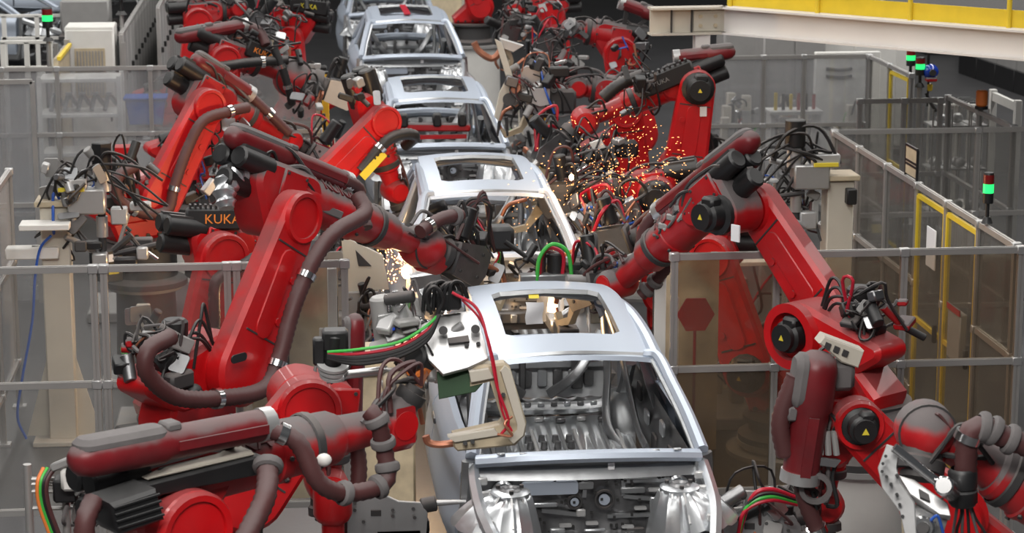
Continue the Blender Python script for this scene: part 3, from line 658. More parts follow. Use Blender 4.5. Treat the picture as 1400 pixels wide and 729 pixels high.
# ------------------------------------------------------------------ industrial robot builder
# every robot works in one upright plane: local (u, z, n) = along its reach, up, across (n > 0 is the side of the arm nearest the aisle)
def cable(a, b, sag, rng, r=.010, spread=.05, name='cable', m='black_hose', parent=None, sub=5):
    a, b = Vector(a), Vector(b); J = lambda s: Vector((rng.uniform(-s, s), rng.uniform(-s, s), rng.uniform(-s, s)))
    q = MB(); q.tube([a + J(spread * .3), a.lerp(b, .3) + Vector((0, 0, sag)) + J(spread), a.lerp(b, .7) + Vector((0, 0, sag)) + J(spread), b + J(spread * .3)], r, 6, sub)
    return q.build(name, m, parent)
def robot(label, base, phi, S, E, R, W, TP=None, guide=None, near=1, zb=None, ped=.9, kuka=None, hose=None, hose2=None, s_motor=True, e_motor=False, link_mat='red', arm_mat='red', fr=.155, hub=.2, tail=True, ctrl=True, sc=1.0, rear_motors=True, seed=1, pedmat='white', wr=.12, name='industrial_robot', dress=True, msc=1.0, text=None, foot_w=1.12, whead='drum', pr=.34):
    rng = random.Random(seed)
    u = Vector((math.cos(math.radians(phi)), math.sin(math.radians(phi)), 0)); n = Vector((u.y, -u.x, 0))
    if n.dot(CAM - Vector((*base, 0))) < 0: n = -n
    B = Vector((*base, 0))
    pn = n
    def P2(p):      # joint given as a sight line meeting the robot's own plane
        if len(p) == 3: return Vector(p)
        return atP(p[0], p[1], base, pn)
    def loc(p): d = p - B; return (d.dot(u), d.z)
    Sw, Ew, Rw, Ww = P2(S), P2(E), P2(R), P2(W)
    s2, e2, r2, w2 = loc(Sw), loc(Ew), loc(Rw), loc(Ww)
    M = Matrix((u, Vector((0, 0, 1)), n)).transposed().to_4x4(); M.translation = B
    def L3(a, z, t=0.0): return M @ Vector((a, z, t))
    rob = thing(name, label, 'robot', (base[0], base[1], 0 if not ped else ped), 'red welding robots')
    nl = .20 * near            # link arm sits on the near or far side
    zb_ = zb if zb else s2[1] - .40
    if ped: ped = max(.12, min(ped, zb_ - .32))
    z0 = ped; rob.location.z = ped; rob['_o'] = (base[0], base[1], ped)
    # pedestal (a thing of its own)
    # base frame
    m = MB(); m.lathe([(0, z0), (.40, z0), (.40, z0 + .05), (.31, z0 + .09), (.30, zb_ - .06), (.36, zb_ - .03), (.36, zb_), (0, zb_)], T(*B) @ Matrix(((0, 1, 0, 0), (0, 0, 1, 0), (1, 0, 0, 0), (0, 0, 0, 1))), 24)
    bf = m.build('base_frame', 'dark', rob)
    if ctrl:
        m = MB(); m.box((-.46, zb_ - .17, .12), (.22, .32, .30), M, .02); cb = m.build('connector_box', 'black', rob)
        m = MB(); m.box((-.46, zb_ - .20, .274), (.10, .09, .006), M); m.build('warning_label', 'sticker', cb)
        m = MB(); m.box((-.46, zb_ - .09, .274), (.10, .07, .006), M); m.build('type_label', 'paper', cb)
    # carousel
    n0, n1 = (-.22, .10) if near > 0 else (-.10, .22)
    m = MB()
    body = circ(s2[0], s2[1], .235, 24)
    m.prism(hull2([(-.30, zb_), (.30, zb_), (-.33, zb_ + .1), (.33, zb_ + .1)] + circ(s2[0], s2[1] - .02, .18, 16) + (circ(s2[0] - .36, s2[1] - .14, .12, 12) if tail else [])), n0 - .04, n1 - .02, M, .035)
    car = m.build('carousel', 'red', rob)
    m = MB(); m.prism(hull2(body + (circ(s2[0] - .40, s2[1] - .11, .14, 14) + circ(s2[0] - .70, s2[1] + .0, .07, 12) if tail else [])), n0, n1, M, .035); m.build('shoulder_casting', 'red', car)
    for k in range(3 if tail else 0): m = MB(); q = (s2[0] - .27 - .16 * k, s2[1] - .13 + .04 * k); m.cyl(L3(*q, n1 - .005), L3(*q, n1 + .012), .02, n=8); m.build('bracket_bolt', 'black', car)
    m = MB(); m.lathe([(.17, -.02), (.235, -.02), (.235, .05), (.17, .05), (.17, -.02)], frame(L3(s2[0], s2[1], n1 + .02), n), 28); m.build('shoulder_ring', 'red', car)
    for k in range(5):
        m = MB(); m.cyl(L3(-.24 + .12 * k, zb_ + .04, n1 - .03), L3(-.24 + .12 * k, zb_ + .04, n1 - .005), .022, n=6); m.build('bolt', 'black', car)
    if tail:       # drives and valves that sit on the rear of the carousel
        m = MB(); m.cyl(L3(s2[0] - .30, s2[1] + .13, -.1), L3(s2[0] - .30, s2[1] + .36, -.1), .09, n=14, bev=.02); m.build('drive_motor', 'black', rob)
        m = MB(); m.cyl(L3(s2[0] - .62, s2[1] + .10, .02), L3(s2[0] - .38, s2[1] + .16, .05), .075, n=12, bev=.02); m.build('counterbalance', 'black', rob)
        m = MB(); m.box((s2[0] - .52, s2[1] + .02, .14), (.22, .12, .10), M, .02); m.build('valve_block', 'dark', rob)
        m = MB(); m.sphere(L3(s2[0] - .40, s2[1] - .09, .15), .065); m.build('accumulator', 'black', rob)
        if dress:
            for k in range(4): cable(L3(s2[0] - .65 + .1 * k, s2[1] + .05, .1), L3(s2[0] - .15, s2[1] + .12 + .03 * k, .1), .15 + .04 * k, rng, .012, .03, parent=rob)
    # link arm
    d2 = Vector((e2[0] - s2[0], e2[1] - s2[1])); Ln = d2.length; d2.normalize()
    m = MB(); mid = ((s2[0] + e2[0]) / 2, (s2[1] + e2[1]) / 2)
    m.prism(hull2(circ(s2[0], s2[1], hub * foot_w, 24) + circ(e2[0], e2[1], hub * .92, 24)), nl - .09, nl + .08, M, .03); la = m.build('link_arm', link_mat, rob)
    fs = nl + .08 if near > 0 else nl + .08
    m = MB(); m.lathe([(hub * .70, -.0), (hub * .72, .025), (hub * .86, .03), (hub * .92, 0), (hub * .70, 0)], frame(L3(e2[0], e2[1], fs - .004), n), 28); m.build('elbow_rim', link_mat, la)
    m = MB(); m.lathe([(0, 0), (hub * .70, 0), (hub * .70, .008), (0, .008)], frame(L3(e2[0], e2[1], fs - .002), n), 28); m.build('elbow_cover', 'red', la)
    perp = Vector((-d2.y, d2.x))
    for k in (.35, .62):
        m = MB(); q = (s2[0] + d2.x * Ln * k - perp.x * hub * .55, s2[1] + d2.y * Ln * k - perp.y * hub * .55); m.cyl(L3(*q, fs - .01), L3(*q, fs + .018), .03, n=8); m.build('bolt_boss', link_mat, la)
    def motor(c2, t, nm):
        mm = MB(); mm.lathe([(a * msc, b * msc) for a, b in [(0, 0), (.17, 0), (.17, .04), (.13, .06), (.13, .16), (.105, .18), (.105, .22), (0, .22)]], frame(L3(*c2, t), n), 16); o = mm.build(nm, 'black', rob)
        mm = MB(); mm.box((c2[0] - .02, c2[1] + .11 * msc, t + .12 * msc), (.14 * msc, .10 * msc, .12 * msc), M, .02); mm.build('terminal_box', 'black', o)
        mm = MB(); mm.prism([(c2[0] - .022, c2[1] - .018), (c2[0] + .022, c2[1] - .018), (c2[0], c2[1] + .022)], t + .22 * msc, t + .22 * msc + .003, M); mm.build('warning_sign', 'sticker', o)
    if s_motor: motor(s2, fs - .01 if near > 0 else n1 - .06, 'shoulder_motor')
    # forearm
    a2 = Vector((w2[0] - r2[0], w2[1] - r2[1])); La = a2.length; a2.normalize(); pa = Vector((-a2.y, a2.x))
    te = (Vector(e2) - Vector(r2)).dot(a2); foot = Vector(r2) + a2 * te
    nf = -.06 * near
    m = MB(); lo, hi = (nf - .17, nl - .10) if near > 0 else (nl + .09, nf + .17)
    if lo > hi: lo, hi = hi, lo
    rear_ = Vector(r2) + a2 * .02
    m.prism(hull2(circ(e2[0], e2[1], hub * .85, 20) + circ(*(foot + a2 * .22), fr * 1.02, 16) + circ(*(rear_ + a2 * .1), fr * .95, 16)), lo, hi, M, .035)
    fh = m.build('forearm_housing', arm_mat, rob)
    if e_motor: motor(e2, fs - .01 if near > 0 else hi - .02, 'elbow_motor')
    t0 = max(te + .05, .1); wlen = .42 if La - t0 > .8 else .30 * (La - t0)
    c0 = L3(*(foot + a2 * .12), nf); c1 = L3(*(Vector(w2) - a2 * wlen), nf); Wc = L3(*w2, nf)
    ax = (c1 - c0); Lc = ax.length
    m = MB(); m.lathe([(0, 0), (fr * 1.08, 0), (fr * 1.05, Lc * .55), (fr * 1.10, Lc * .56), (fr * 1.10, Lc * .62), (fr, Lc * .63), (fr * .92, Lc * .96), (fr * .8, Lc), (0, Lc)], frame(c0, ax), 22); ft = m.build('forearm_tube', arm_mat, rob)
    for k in range(8):
        an = 2 * PI * k / 8; fM = frame(c0, ax); q = fM @ Vector((Lc * .59, fr * 1.09 * math.cos(an), fr * 1.09 * math.sin(an))); q2 = fM @ Vector((Lc * .59, fr * 1.18 * math.cos(an), fr * 1.18 * math.sin(an)))
        m = MB(); m.cyl(q, q2, .014, n=6); m.build('flange_bolt', 'dark', ft)
    m = MB(); Lw = (Wc - c1).length; m.lathe([(fr * .72, -.02), (fr * .66, .06), (fr * .58, Lw * .75), (fr * .5, Lw)], frame(c1, ax), 18); m.build('wrist_tube', arm_mat, rob)
    # wrist head
    pzz = Vector((0, 0, 1)); fk = .72 if whead == 'box' else 1.0
    tp = P2(TP) if TP is not None else Wc + (Wc - c1).normalized() * .25
    tdir = (tp - Wc).normalized()
    m = MB()
    if whead == 'box': m.box((0, 0, 0), (wr * 1.7, wr * 1.6, wr * 2.3), frame(Wc, n.cross(Vector((0, 0, 1)))), wr * .35)
    elif whead == 'ball': m.lathe([(0, -wr * 1.2), (wr * .5, -wr * 1.1), (wr * .85, -wr * .75), (wr * 1.03, -wr * .3), (wr * 1.03, wr * .3), (wr * .85, wr * .75), (wr * .5, wr * 1.1), (0, wr * 1.2)], frame(Wc, n), 24)
    else: m.lathe([(0, -wr * 1.25), (wr * .7, -wr * 1.25), (wr * .95, -wr * .9), (wr * 1.0, 0), (wr * .95, wr * .9), (wr * .7, wr * 1.25), (0, wr * 1.25)], frame(Wc, n), 20)
    wh = m.build('wrist_head', arm_mat, rob)
    if whead == 'ball':
        m = MB(); m.ring(Wc + n * wr * .45, n, wr * .92, wr * 1.03, .012, 24); m.build('wrist_seam', 'dark', wh); m = MB(); q = Wc + (tp - Wc).normalized() * wr * .9 - pzz * wr * .35; m.cyl(q - tdir * wr * .9, q + tdir * wr * .5, wr * .85, wr * .75, 18, .03); m.build('wrist_body', arm_mat, wh)
    else: m = MB(); m.lathe([(0, wr * (1.24 if whead != 'box' else .78)), (wr * .62, wr * (1.24 if whead != 'box' else .78)), (wr * .62, wr * (1.32 if whead != 'box' else .84)), (0, wr * (1.32 if whead != 'box' else .84))], frame(Wc, n), 18); m.build('wrist_cover', 'red', wh)
    m = MB(); m.lathe([(a_ * wr * fk, b_ * wr) for a_, b_ in ((.75, 0), (.8, 1.0), (.9, 1.1), (.9, 1.5), (.6, 1.5), (.6, 1.75), (0, 1.75))], frame(Wc, tdir), 20); m.build('tool_flange', 'dark', wh)
    # rear drive motors
    rc = L3(*r2, nf)
    ad = (c1 - c0).normalized(); pz = L3(*pa) - L3(0, 0)
    if pz.z < 0: pz = -pz
    if rear_motors:
        for (h, t) in ((.085, -.08), (.085, .09), (-.075, .0)):
            q = rc + pz * h + n * t; m = MB(); m.cyl(q + ad * .12, q - ad * .22, .078, n=12, bev=.015); mo = m.build('arm_motor', 'black', rob)
            m = MB(); m.bar(q - ad * .20 + pz * .075, q + ad * .06 + pz * .075, .06, .03); m.build('connector', 'dark', mo)
    # service detail: side covers, grooves, cable loom over the elbow
    for k in (.22, .80):
        q = Vector(s2).lerp(Vector(e2), k); m = MB(); m.bar(L3(*(q + perp * hub * .8), fs + .002), L3(*(q - perp * hub * .8), fs + .002), .008, .012); m.build('cast_seam', 'dark', la)
    m = MB(); qa, qb = Vector(s2).lerp(Vector(e2), .28), Vector(s2).lerp(Vector(e2), .72); m.prism(hull2(circ(*qa, hub * .42, 10) + circ(*qb, hub * .38, 10)), fs - .006, fs + .010, M, .006); m.build('link_cover', link_mat, la)
    if dress:
        ft_ = nf + .18 if near > 0 else nf + .19
        m = MB(); q = foot + a2 * .02; m.box((0, 0, 0), (.26, .03, .20), frame(L3(*(q + pa * .02), hi + .01), ad, pz), .012); m.build('housing_cover', arm_mat, fh)
        for (dx, dz) in ((-.10, -.07), (.10, -.07), (-.10, .07), (.10, .07)): m = MB(); c_ = L3(*(q + pa * .02), hi + .02) + ad * dx + pz * dz; m.cyl(c_, c_ + n * .012, .013, n=6); m.build('cover_bolt', 'dark', fh)
        for k in range(6):
            a_ = rc - ad * (.10 - .03 * k) + pz * (.10 - .03 * k) + n * rng.uniform(-.1, .15); b_ = L3(*(foot + a2 * rng.uniform(.05, .45)), hi - .02) + pz * rng.uniform(.0, .14)
            cable(a_, b_, rng.uniform(.02, .16), rng, rng.uniform(.010, .018), .05, m=rng.choice(['black_hose', 'black_hose', 'dark', 'dust_grey']), parent=rob)
        for k in range(5):
            cable(Wc + n * .1 + pz * rng.uniform(.02, .12) - ad * rng.uniform(.1, .4), Wc + (tp - Wc) * .9 + n * rng.uniform(-.05, .15), rng.uniform(.03, .2), rng, rng.uniform(.009, .016), .06, m=rng.choice(['black_hose', 'black_hose', 'hose', 'dust_grey']), parent=rob)
        m = MB(); m.lathe([(fr * .99, 0), (fr * 1.05, .008), (fr * 1.05, .05), (fr * .99, .058)], frame(c0 + ad * Lc * .78, ax), 20); m.build('tube_band', 'dark', ft)
    if text:       # lettering along the forearm tube
        q0 = c0 + ad * Lc * text.get('t', .35); X = ad if ad.dot(RT) > 0 else -ad; fn = (n * 1.0 + pz * text.get('tilt', .6)).normalized(); fn = (fn - X * fn.dot(X)).normalized(); Y = fn.cross(X)
        TM = Matrix((X, Y, fn)).transposed().to_4x4(); TM.translation = q0 + fn * (fr * 1.075); text_part('KUKA', text.get('h', .15), TM, text.get('col', 'guide'), rob, 'lettering', .006)
    if kuka:       # black side cover with the maker's lettering
        q0 = rc + ad * kuka.get('at', .25) + pz * kuka.get('up', .22) + n * kuka.get('n', .10)
        Lk, Hk = kuka.get('L', .42), kuka.get('H', .17)
        m = MB(); kd = kuka.get('dir', ad); m.box((0, 0, 0), (Lk, .12, Hk), frame(q0, kd, pz), .02); kc = m.build('side_cover', 'black', rob)
        X = kd if kd.dot(RT) > 0 else -kd; Y = pz - X * pz.dot(X); Y.normalize()
        fn = X.cross(Y)
        if fn.dot(CAM - q0) < 0: Y = -Y; fn = -fn
        TM = Matrix((X, Y, fn)).transposed().to_4x4(); TM.translation = q0 + fn * .061 + X * kuka.get('dx', .04)
        text_part('KUKA', Hk * kuka.get('fs', .55), TM, kuka.get('col', 'letter_orange'), rob, 'lettering')
        m = MB()
        for k in range(10): m.box((-Lk * .42 + k * Lk * .093, 0, Hk / 2 + .012), (Lk * .04, .11, .03), frame(q0, kd, pz))
        o = m.build('cooling_fins', 'black', kc); o['kind'] = 'stuff'
    # hose guide housing riding on the forearm
    if guide:
        g0, g1 = P2(guide[0]), P2(guide[1]); off = n * guide[2] if len(guide) > 2 else n * -.02
        g0, g1 = g0 + off, g1 + off; gr = guide[3] if len(guide) > 3 else .085
        gd = (g1 - g0).normalized(); Lg = (g1 - g0).length
        m = MB(); m.lathe([(0, 0), (gr * .5, .012), (gr * .85, .045), (gr * 1.02, .11), (gr * 1.05, Lg * .45), (gr * .92, Lg * .48), (gr * .9, Lg), (gr * .65, Lg + .02), (0, Lg + .02)], frame(g0, gd, pz), 16); gg = m.build('hose_guide', 'guide', rob)
        gz = pz - gd * pz.dot(gd); gz.normalize()
        m = MB(); m.prism(rrect(Lg * .44, gr * 1.7, gr * .7, 4, Lg * .25, 0), gr * .30, gr * 1.12, frame(g0, gd, gz), gr * .28); m.build('dust_cover', 'dust_grey', gg)
        m = MB(); m.box((Lg * .50, 0, gr * .95), (.09, gr * 1.1, gr * .5), frame(g0, gd, gz), .012); m.build('cover_latch', 'dust_grey', gg)
        m = MB(); m.bar(g0 + gd * Lg * .5 + n * gr * .9, g0 + gd * Lg * .97 + n * gr * .9, .02, gr * .5); m.build('side_rail', 'guide', gg)
        m = MB(); m.box((Lg * .78, -0, 0), (.10, .004, .03), frame(g0 + n * (gr * .93), gd, gz)); m.build('caution_label', 'sticker', gg)
        for k in (.25, .85):
            q = g0 + gd * Lg * k; foot_ = rc + ad * max(.05, (q - rc).dot(ad)); m = MB(); m.bar(q, foot_, .06, .05); m.build('guide_bracket', 'dark', gg)
        m = MB(); m.ring(g1, gd, gr * .55, gr * .98, .07, 16); m.build('end_collar', 'alu', gg)
    # hoses
    def dohose(pts, r=.058, clamps=(.25, .6), m_='hose', name='hose', rings=()):
        W3 = []
        for p in pts:
            if isinstance(p, Vector): W3.append(p)
            elif len(p) == 3: W3.append(atP(p[0], p[1], base, pn) + n * p[2])
            else: W3.append(atP(p[0], p[1], base, pn) + n * (fs + .06))
        q = MB(); q.tube(W3, r, 10, 8, corr=.022); ho = q.build(name, m_, rob, ang=60)
        C = catmull(W3, 8)
        for t in clamps:
            i = min(len(C) - 2, int(t * (len(C) - 1))); q = MB(); q.ring(C[i], C[i + 1] - C[i], r * .98, r * 1.18, .045, 14); q.build('hose_clamp', 'chrome', ho)
        for t in rings:
            i = min(len(C) - 2, int(t * (len(C) - 1))); q = MB(); q.lathe([(r, -.03), (r * 1.3, -.02), (r * 1.38, 0), (r * 1.3, .02), (r, .03)], frame(C[i], C[i + 1] - C[i]), 14); q.build('rubber_ring', 'dust_grey', ho)
        return ho
    for h in (hose or []): dohose(**h) if isinstance(h, dict) else dohose(h)
    rob['_'] = 0; del rob['_']
    # pedestal
    if ped:
        x, y = base; pe = thing('robot_pedestal', 'pedestal of the ' + label, 'pedestal', (x, y, 0), 'robot pedestals')
        UPM = T(x, y, 0) @ Matrix(((0, 1, 0, 0), (0, 0, 1, 0), (1, 0, 0, 0), (0, 0, 0, 1)))
        m = MB(); m.lathe([(0, .04), (pr + .02, .04), (pr, ped - .04), (0, ped - .04)], UPM, 28); m.build('drum', pedmat, pe)
        m = MB(); m.lathe([(0, 0), (pr + .16, 0), (pr + .16, .04), (0, .04)], UPM, 28); m.build('foot_flange', 'grey_paint', pe)
        m = MB(); m.lathe([(0, ped - .04), (pr + .07, ped - .04), (pr + .07, ped), (0, ped)], UPM, 28); m.build('top_flange', 'grey_paint', pe)
    return dict(o=rob, L3=L3, W=Wc, tp=tp, tdir=tdir, n=n, u=u, flange=Wc + tdir * wr * 1.7, s2=s2, e2=e2, foot=foot, nf=nf, ad=ad, pz=pz, rc=rc, fs=fs, rng=rng, P=lambda x, y, t=0.0: atP(x, y, base, pn) + n * t)
# ------------------------------------------------------------------ tools
def weld_gun(R, L=.5, side=None, mat_arm='beige_arm', plate='alu_white', open_=.28, up=None, far=False):
    """spot welding gun: mounting plates, servo drive, transformer, C shaped arm with electrodes"""
    rob, o, d = R['o'], R['flange'], R['tdir']; rng = R['rng']
    up = Vector(up) if up is not None else Vector((0, 0, 1)); M = frame(o, d, up)
    m = MB(); m.box((.02, 0, 0), (.04, .26, .26), M, .02); m.build('tool_plate', 'dark', rob)
    for sy in (-.09, .09):
        m = MB(); m.prism([(.04, -.13), (.34, -.16), (.40, -.05), (.40, .12), (.30, .17), (.04, .13)], sy - .012, sy + .012, M @ Matrix(((1, 0, 0, 0), (0, 0, 1, 0), (0, 1, 0, 0), (0, 0, 0, 1)))); gp = m.build('gun_plate', plate, rob)
        if not far:
            for (a, b) in ((.10, .08), (.10, -.08), (.30, .10), (.30, -.08)):
                m = MB(); yy = sy + (.014 if sy > 0 else -.014); m.cyl(M @ Vector((a, yy - .004, b)), M @ Vector((a, yy + .004 if sy > 0 else yy - .012, b)), .014, n=6); m.build('plate_bolt', 'dark', gp)
    m = MB(); m.box((.18, 0, .0), (.24, .15, .20), M, .02); m.build('transformer', 'grey_paint', rob)
    m = MB(); m.cyl(M @ Vector((.12, 0, .17)), M @ Vector((.12, 0, .42)), .065, n=12, bev=.012); m.build('servo_motor', 'black', rob)
    m = MB(); m.cyl(M @ Vector((.30, 0, .05)), M @ Vector((.30 + L * .35, 0, .05)), .045, .035, n=10); m.build('gun_cylinder', 'alu', rob)
    m = MB(); pts = [(.36, -.10), (.36 + L * .5, -open_ * .9), (.36 + L, -open_ * .9), (.36 + L * 1.05, -open_ * .5), (.36 + L * .98, -open_ * .48), (.36 + L * .93, -open_ * .72), (.36 + L * .5, -open_ * .68), (.42, -.02)]
    m.prism(pts, -.03, .03, M @ Matrix(((1, 0, 0, 0), (0, 0, 1, 0), (0, 1, 0, 0), (0, 0, 0, 1)))); arm = m.build('gun_arm', mat_arm, rob)
    m = MB(); m.tube([M @ Vector((.36 + L * .35, 0, .05)), M @ Vector((.36 + L * .8, 0, .03)), M @ Vector((.36 + L * 1.02, 0, -open_ * .22))], .02, 8); m.build('electrode_shank', 'copper', rob)
    m = MB(); m.cyl(M @ Vector((.36 + L * 1.02, 0, -open_ * .5)), M @ Vector((.36 + L * 1.02, 0, -open_ * .35)), .014, .010, n=8); m.build('electrode_tip', 'copper', arm)
    for k in range(5 if not far else 3):
        cable(M @ Vector((.0, rng.uniform(-.1, .1), .15)), M @ Vector((.32, rng.uniform(-.1, .1), .12)), rng.uniform(.05, .28), rng, rng.uniform(.009, .017), .06, m=rng.choice(['black_hose', 'black_hose', 'hose', 'hose_red', 'black_hose']), parent=rob)
    return M
# ------------------------------------------------------------------ left side robots
A = robot('red robot whose long forearm reaches over the clear fence into the sparks', (-2.5, 15.0), 48, (298, 498), (373, 292), (345, 240), (585, 338), (640, 362),
  guide=((318, 184), (478, 250), -.05, .088), ped=.95, seed=2, wr=.16, whead='ball', s_motor=False, foot_w=1.3, arm_mat='red_dusty', text=dict(t=.36, tilt=1.2, h=.14),
  hose=[dict(pts=[(188, 452, .30), (152, 468, .34), (150, 500, .34), (190, 532, .34), (250, 533, .36), (305, 520, .38), (325, 480, .38), (345, 410, .38), (370, 345, .40), (400, 308, .40), (445, 285, .36), (452, 262, .25)], clamps=(.36, .545, .70), r=.06),
        dict(pts=[(470, 246, 0), (490, 258, 0), (493, 282, 0), (487, 310, .1)], clamps=(), r=.05),
        dict(pts=[(560, 315, .1), (590, 297, .1), (618, 292, .1)], r=.055, clamps=(.2,), rings=(.85,))])
Bq = robot('red robot with black rear motors and a beige C shaped welding gun', (-2.62, 11.35), 35, (228, 905), (228, 712), (170, 672), (548, 580), (575, 520),
  guide=((72, 622), (338, 572), .16, .095), ped=.6, seed=3, tail=False, fr=.165, hub=.24, s_motor=False, wr=.135, whead='box', arm_mat='red_dusty', text=dict(t=.30, tilt=.9, h=.14),
  hose=[dict(pts=[(335, 575, .2), (365, 590, .28), (385, 640, .34), (425, 655, .34), (475, 640, .34), (480, 600, .3), (470, 560, .3), (462, 545, .25)], clamps=(.08,), rings=(.42, .54, .66, .76, .86), r=.052),
        dict(pts=[(322, 620, .3), (300, 655, .42), (265, 705, .48), (245, 745, .48)], clamps=(), rings=(.02,), r=.06),
        dict(pts=[(100, 672, .2), (82, 695, .25), (78, 745, .25)], clamps=(), r=.055)])
Bb = robot('red robot with a wrist pointing straight down between two bundles of hose', (-2.45, 13.35), 10, (330, 660), (412, 547), (462, 520), (449, 665), (449, 760),
  guide=((497, 440), (494, 610), -.25, .065), ped=.9, seed=4, fr=.125, hub=.215, rear_motors=False, tail=False, s_motor=False, ctrl=False, wr=.13,
  hose=[dict(pts=[(494, 600, -.25), (500, 660, -.2), (484, 750, -.15)], clamps=(), rings=(.1, .22), r=.055)])
Cq = robot('red robot behind the clear fence with a black lettered motor cover', (-2.75, 18.0), 25, (262, 500), (290, 345), (258, 325), (390, 338), (415, 352),
  ped=.6, seed=5, pedmat='grey_paint', kuka=dict(at=.16, up=.18, n=.12, L=.44, H=.18, dx=.07, fs=.6, dir=Vector((.99, .08, -.03))), s_motor=False, tail=False, hub=.22, fr=.13,
  hose=[dict(pts=[(330, 340, .32), (300, 358, .34), (272, 375, .34), (270, 430, .34), (268, 500, .3)], m_='black_hose', clamps=(.8,), r=.05)])
Dq = robot('red robot whose thick hose loops beside a black cylinder motor', (-3.22, 21.5), 30, (205, 268), (268, 142), (262, 112), (398, 192), (430, 215),
  guide=((262, 78), (340, 128), .0, .09), ped=.95, seed=6, pedmat='dark', pr=.28, s_motor=False, hub=.19, fr=.14, arm_mat='red_dusty',
  hose=[dict(pts=[(165, 222, .3), (140, 235, .34), (140, 265, .34), (175, 285, .34), (205, 280, .36), (215, 245, .36), (235, 190, .36), (255, 158, .36), (290, 147, .34), (318, 142, .3)], clamps=(.3, .55, .9), r=.055),
        dict(pts=[(338, 127, 0), (365, 155, .05), (390, 182, .1)], clamps=(.5,), r=.05)])
Eq = robot('red robot with its arm bent double over black motors', (-2.3, 21.5), 20, (418, 262), (513, 162), (497, 128), (543, 262), (560, 310),
  ped=.95, pr=.28, seed=7, s_motor=False, hub=.175, fr=.14, tail=False, near=1,
  hose=[dict(pts=[(478, 228, .3), (510, 188, .32), (535, 178, .3), (553, 182, .25), (548, 198, .1)], m_='black_hose', clamps=(.2,), r=.06)])
m = MB(); E_o = Eq['o']; a, b = Eq['P'](476, 235, .36), Eq['P'](506, 202, .36); m.bar(a, b, .012, .08); m.build('striped_label', 'sticker', E_o)
F1 = robot('red robot with a round dusty wrist, behind the hazy fence', (-2.85, 26.2), 15, (290, 200), (302, 80), (288, 62), (402, 108), (440, 120),
  guide=((238, 52), (335, 34), .0, .085), ped=.9, seed=8, hub=.19, arm_mat='red_dusty', s_motor=False, wr=.22, whead='ball', fr=.15,
  kuka=dict(at=.52, up=.14, n=.15, L=.30, H=.20, fs=.45, dx=.05),
  hose=[dict(pts=[(335, 34, 0), (352, 42, .1), (358, 60, .2)], clamps=(), r=.06), dict(pts=[(285, 88, .3), (330, 82, .3), (385, 78, .3)], m_='black_hose', clamps=(.7,), r=.06), dict(pts=[(365, 62, .3), (376, 90, .34), (385, 120, .34), (390, 138, .3)], m_='black_hose', clamps=(.3, .6), r=.05)])
F2 = robot('red robot with a long level forearm, far left row', (-3.25, 30.0), 10, (262, 130), (268, 28), (252, 18), (325, 12), (340, 24),
  guide=((236, 10), (300, -2), .0, .08), ped=.9, seed=9, hub=.2, arm_mat='red_dusty', s_motor=False)
F3 = robot('red robot with yellow lettering on its black cover, far left row', (-1.72, 31.6), 160, (408, 125), (405, 50), (430, 30), (368, 22), (356, 34),
  ped=.9, seed=10, hub=.18, s_motor=False, kuka=dict(at=.05, up=.22, n=.15, L=.55, H=.20, fs=.45, col='letter_yellow', dx=.0),
  hose=[dict(pts=[(335, 0, .2), (338, 22, .25), (325, 30, .2)], m_='black_hose', clamps=(), r=.07)])
F4 = robot('red robot at the far end of the left row', (-2.6, 36.5), 5, (300, 70), (310, -10), (290, -20), (420, -14), (440, 0), ped=.9, seed=11, hub=.2, s_motor=False, dress=False, tail=False, ctrl=False)
# ------------------------------------------------------------------ right side robots
R1 = robot('red robot with a diagonal forearm held over the taped car', (2.08, 15.0), 124, (1116, 452), (1012, 288), (1012, 248), (852, 386), (800, 396),
  guide=((1034, 186), (905, 288), .0, .09), ped=1.0, seed=12, hub=.19, near=-1, e_motor=True, fr=.155, msc=.9, arm_mat='red_dusty', text=dict(t=.42, tilt=.7, h=.13),
  hose=[dict(pts=[(908, 285, 0), (892, 305, .05), (888, 335, .08), (898, 352, .1)], clamps=(.15,), r=.055),
        dict(pts=[(870, 405, -.05), (880, 390, -.1), (905, 360, -.1)], clamps=(), rings=(.3, .6), r=.05)])
R2 = robot('red robot with a dusty upright hose guide and folded arm', (2.42, 13.1), 180, (1290, 700), (1160, 565), (1150, 505), (1128, 690), (1128, 760),
  guide=((1108, 466), (1082, 635), .24, .125), ped=.7, seed=13, hub=.165, tail=False, s_motor=False, e_motor=True, msc=.68, fr=.12, rear_motors=False, ctrl=False, link_mat='red', 
  hose=[dict(pts=[(1082, 628, .22), (1090, 670, .22), (1118, 735, .2)], clamps=(.05, .85), r=.055), dict(pts=[(1075, 500, .25), (1055, 560, .25), (1062, 610, .25)], clamps=(), r=.06)])
R3 = robot('red robot holding a pale aluminium gripper frame on dark corrugated hoses', (3.1, 10.9), 177, (1560, 850), (1490, 745), (1500, 725), (1268, 592), (1258, 625),
  ped=.6, seed=14, hub=.2, s_motor=False, tail=False, fr=.165, wr=.15, whead='ball', arm_mat='red_dusty', text=dict(t=.30, tilt=.6, h=.15),
  hose=[dict(pts=[(1310, 660, .15), (1308, 610, .2), (1310, 578, .22), (1330, 568, .22), (1360, 582, .22), (1420, 606, .22)], clamps=(.38,), rings=(.62, .72, .84), r=.06)])
R4 = robot('red robot standing behind the grimy fence and hexagon sign', (2.35, 18.5), 150, (1035, 500), (985, 345), (1000, 322), (890, 318), (850, 330),
  ped=.4, seed=15, hub=.2, s_motor=True, tail=False, fr=.13, ctrl=False)
R4b = robot('red robot with a round black elbow motor amid flying sparks', (1.95, 21.4), 170, (910, 395), (897, 262), (925, 245), (818, 262), (770, 270),
  ped=.7, seed=16, hub=.2, s_motor=False, e_motor=True, tail=False, fr=.12, ctrl=False)
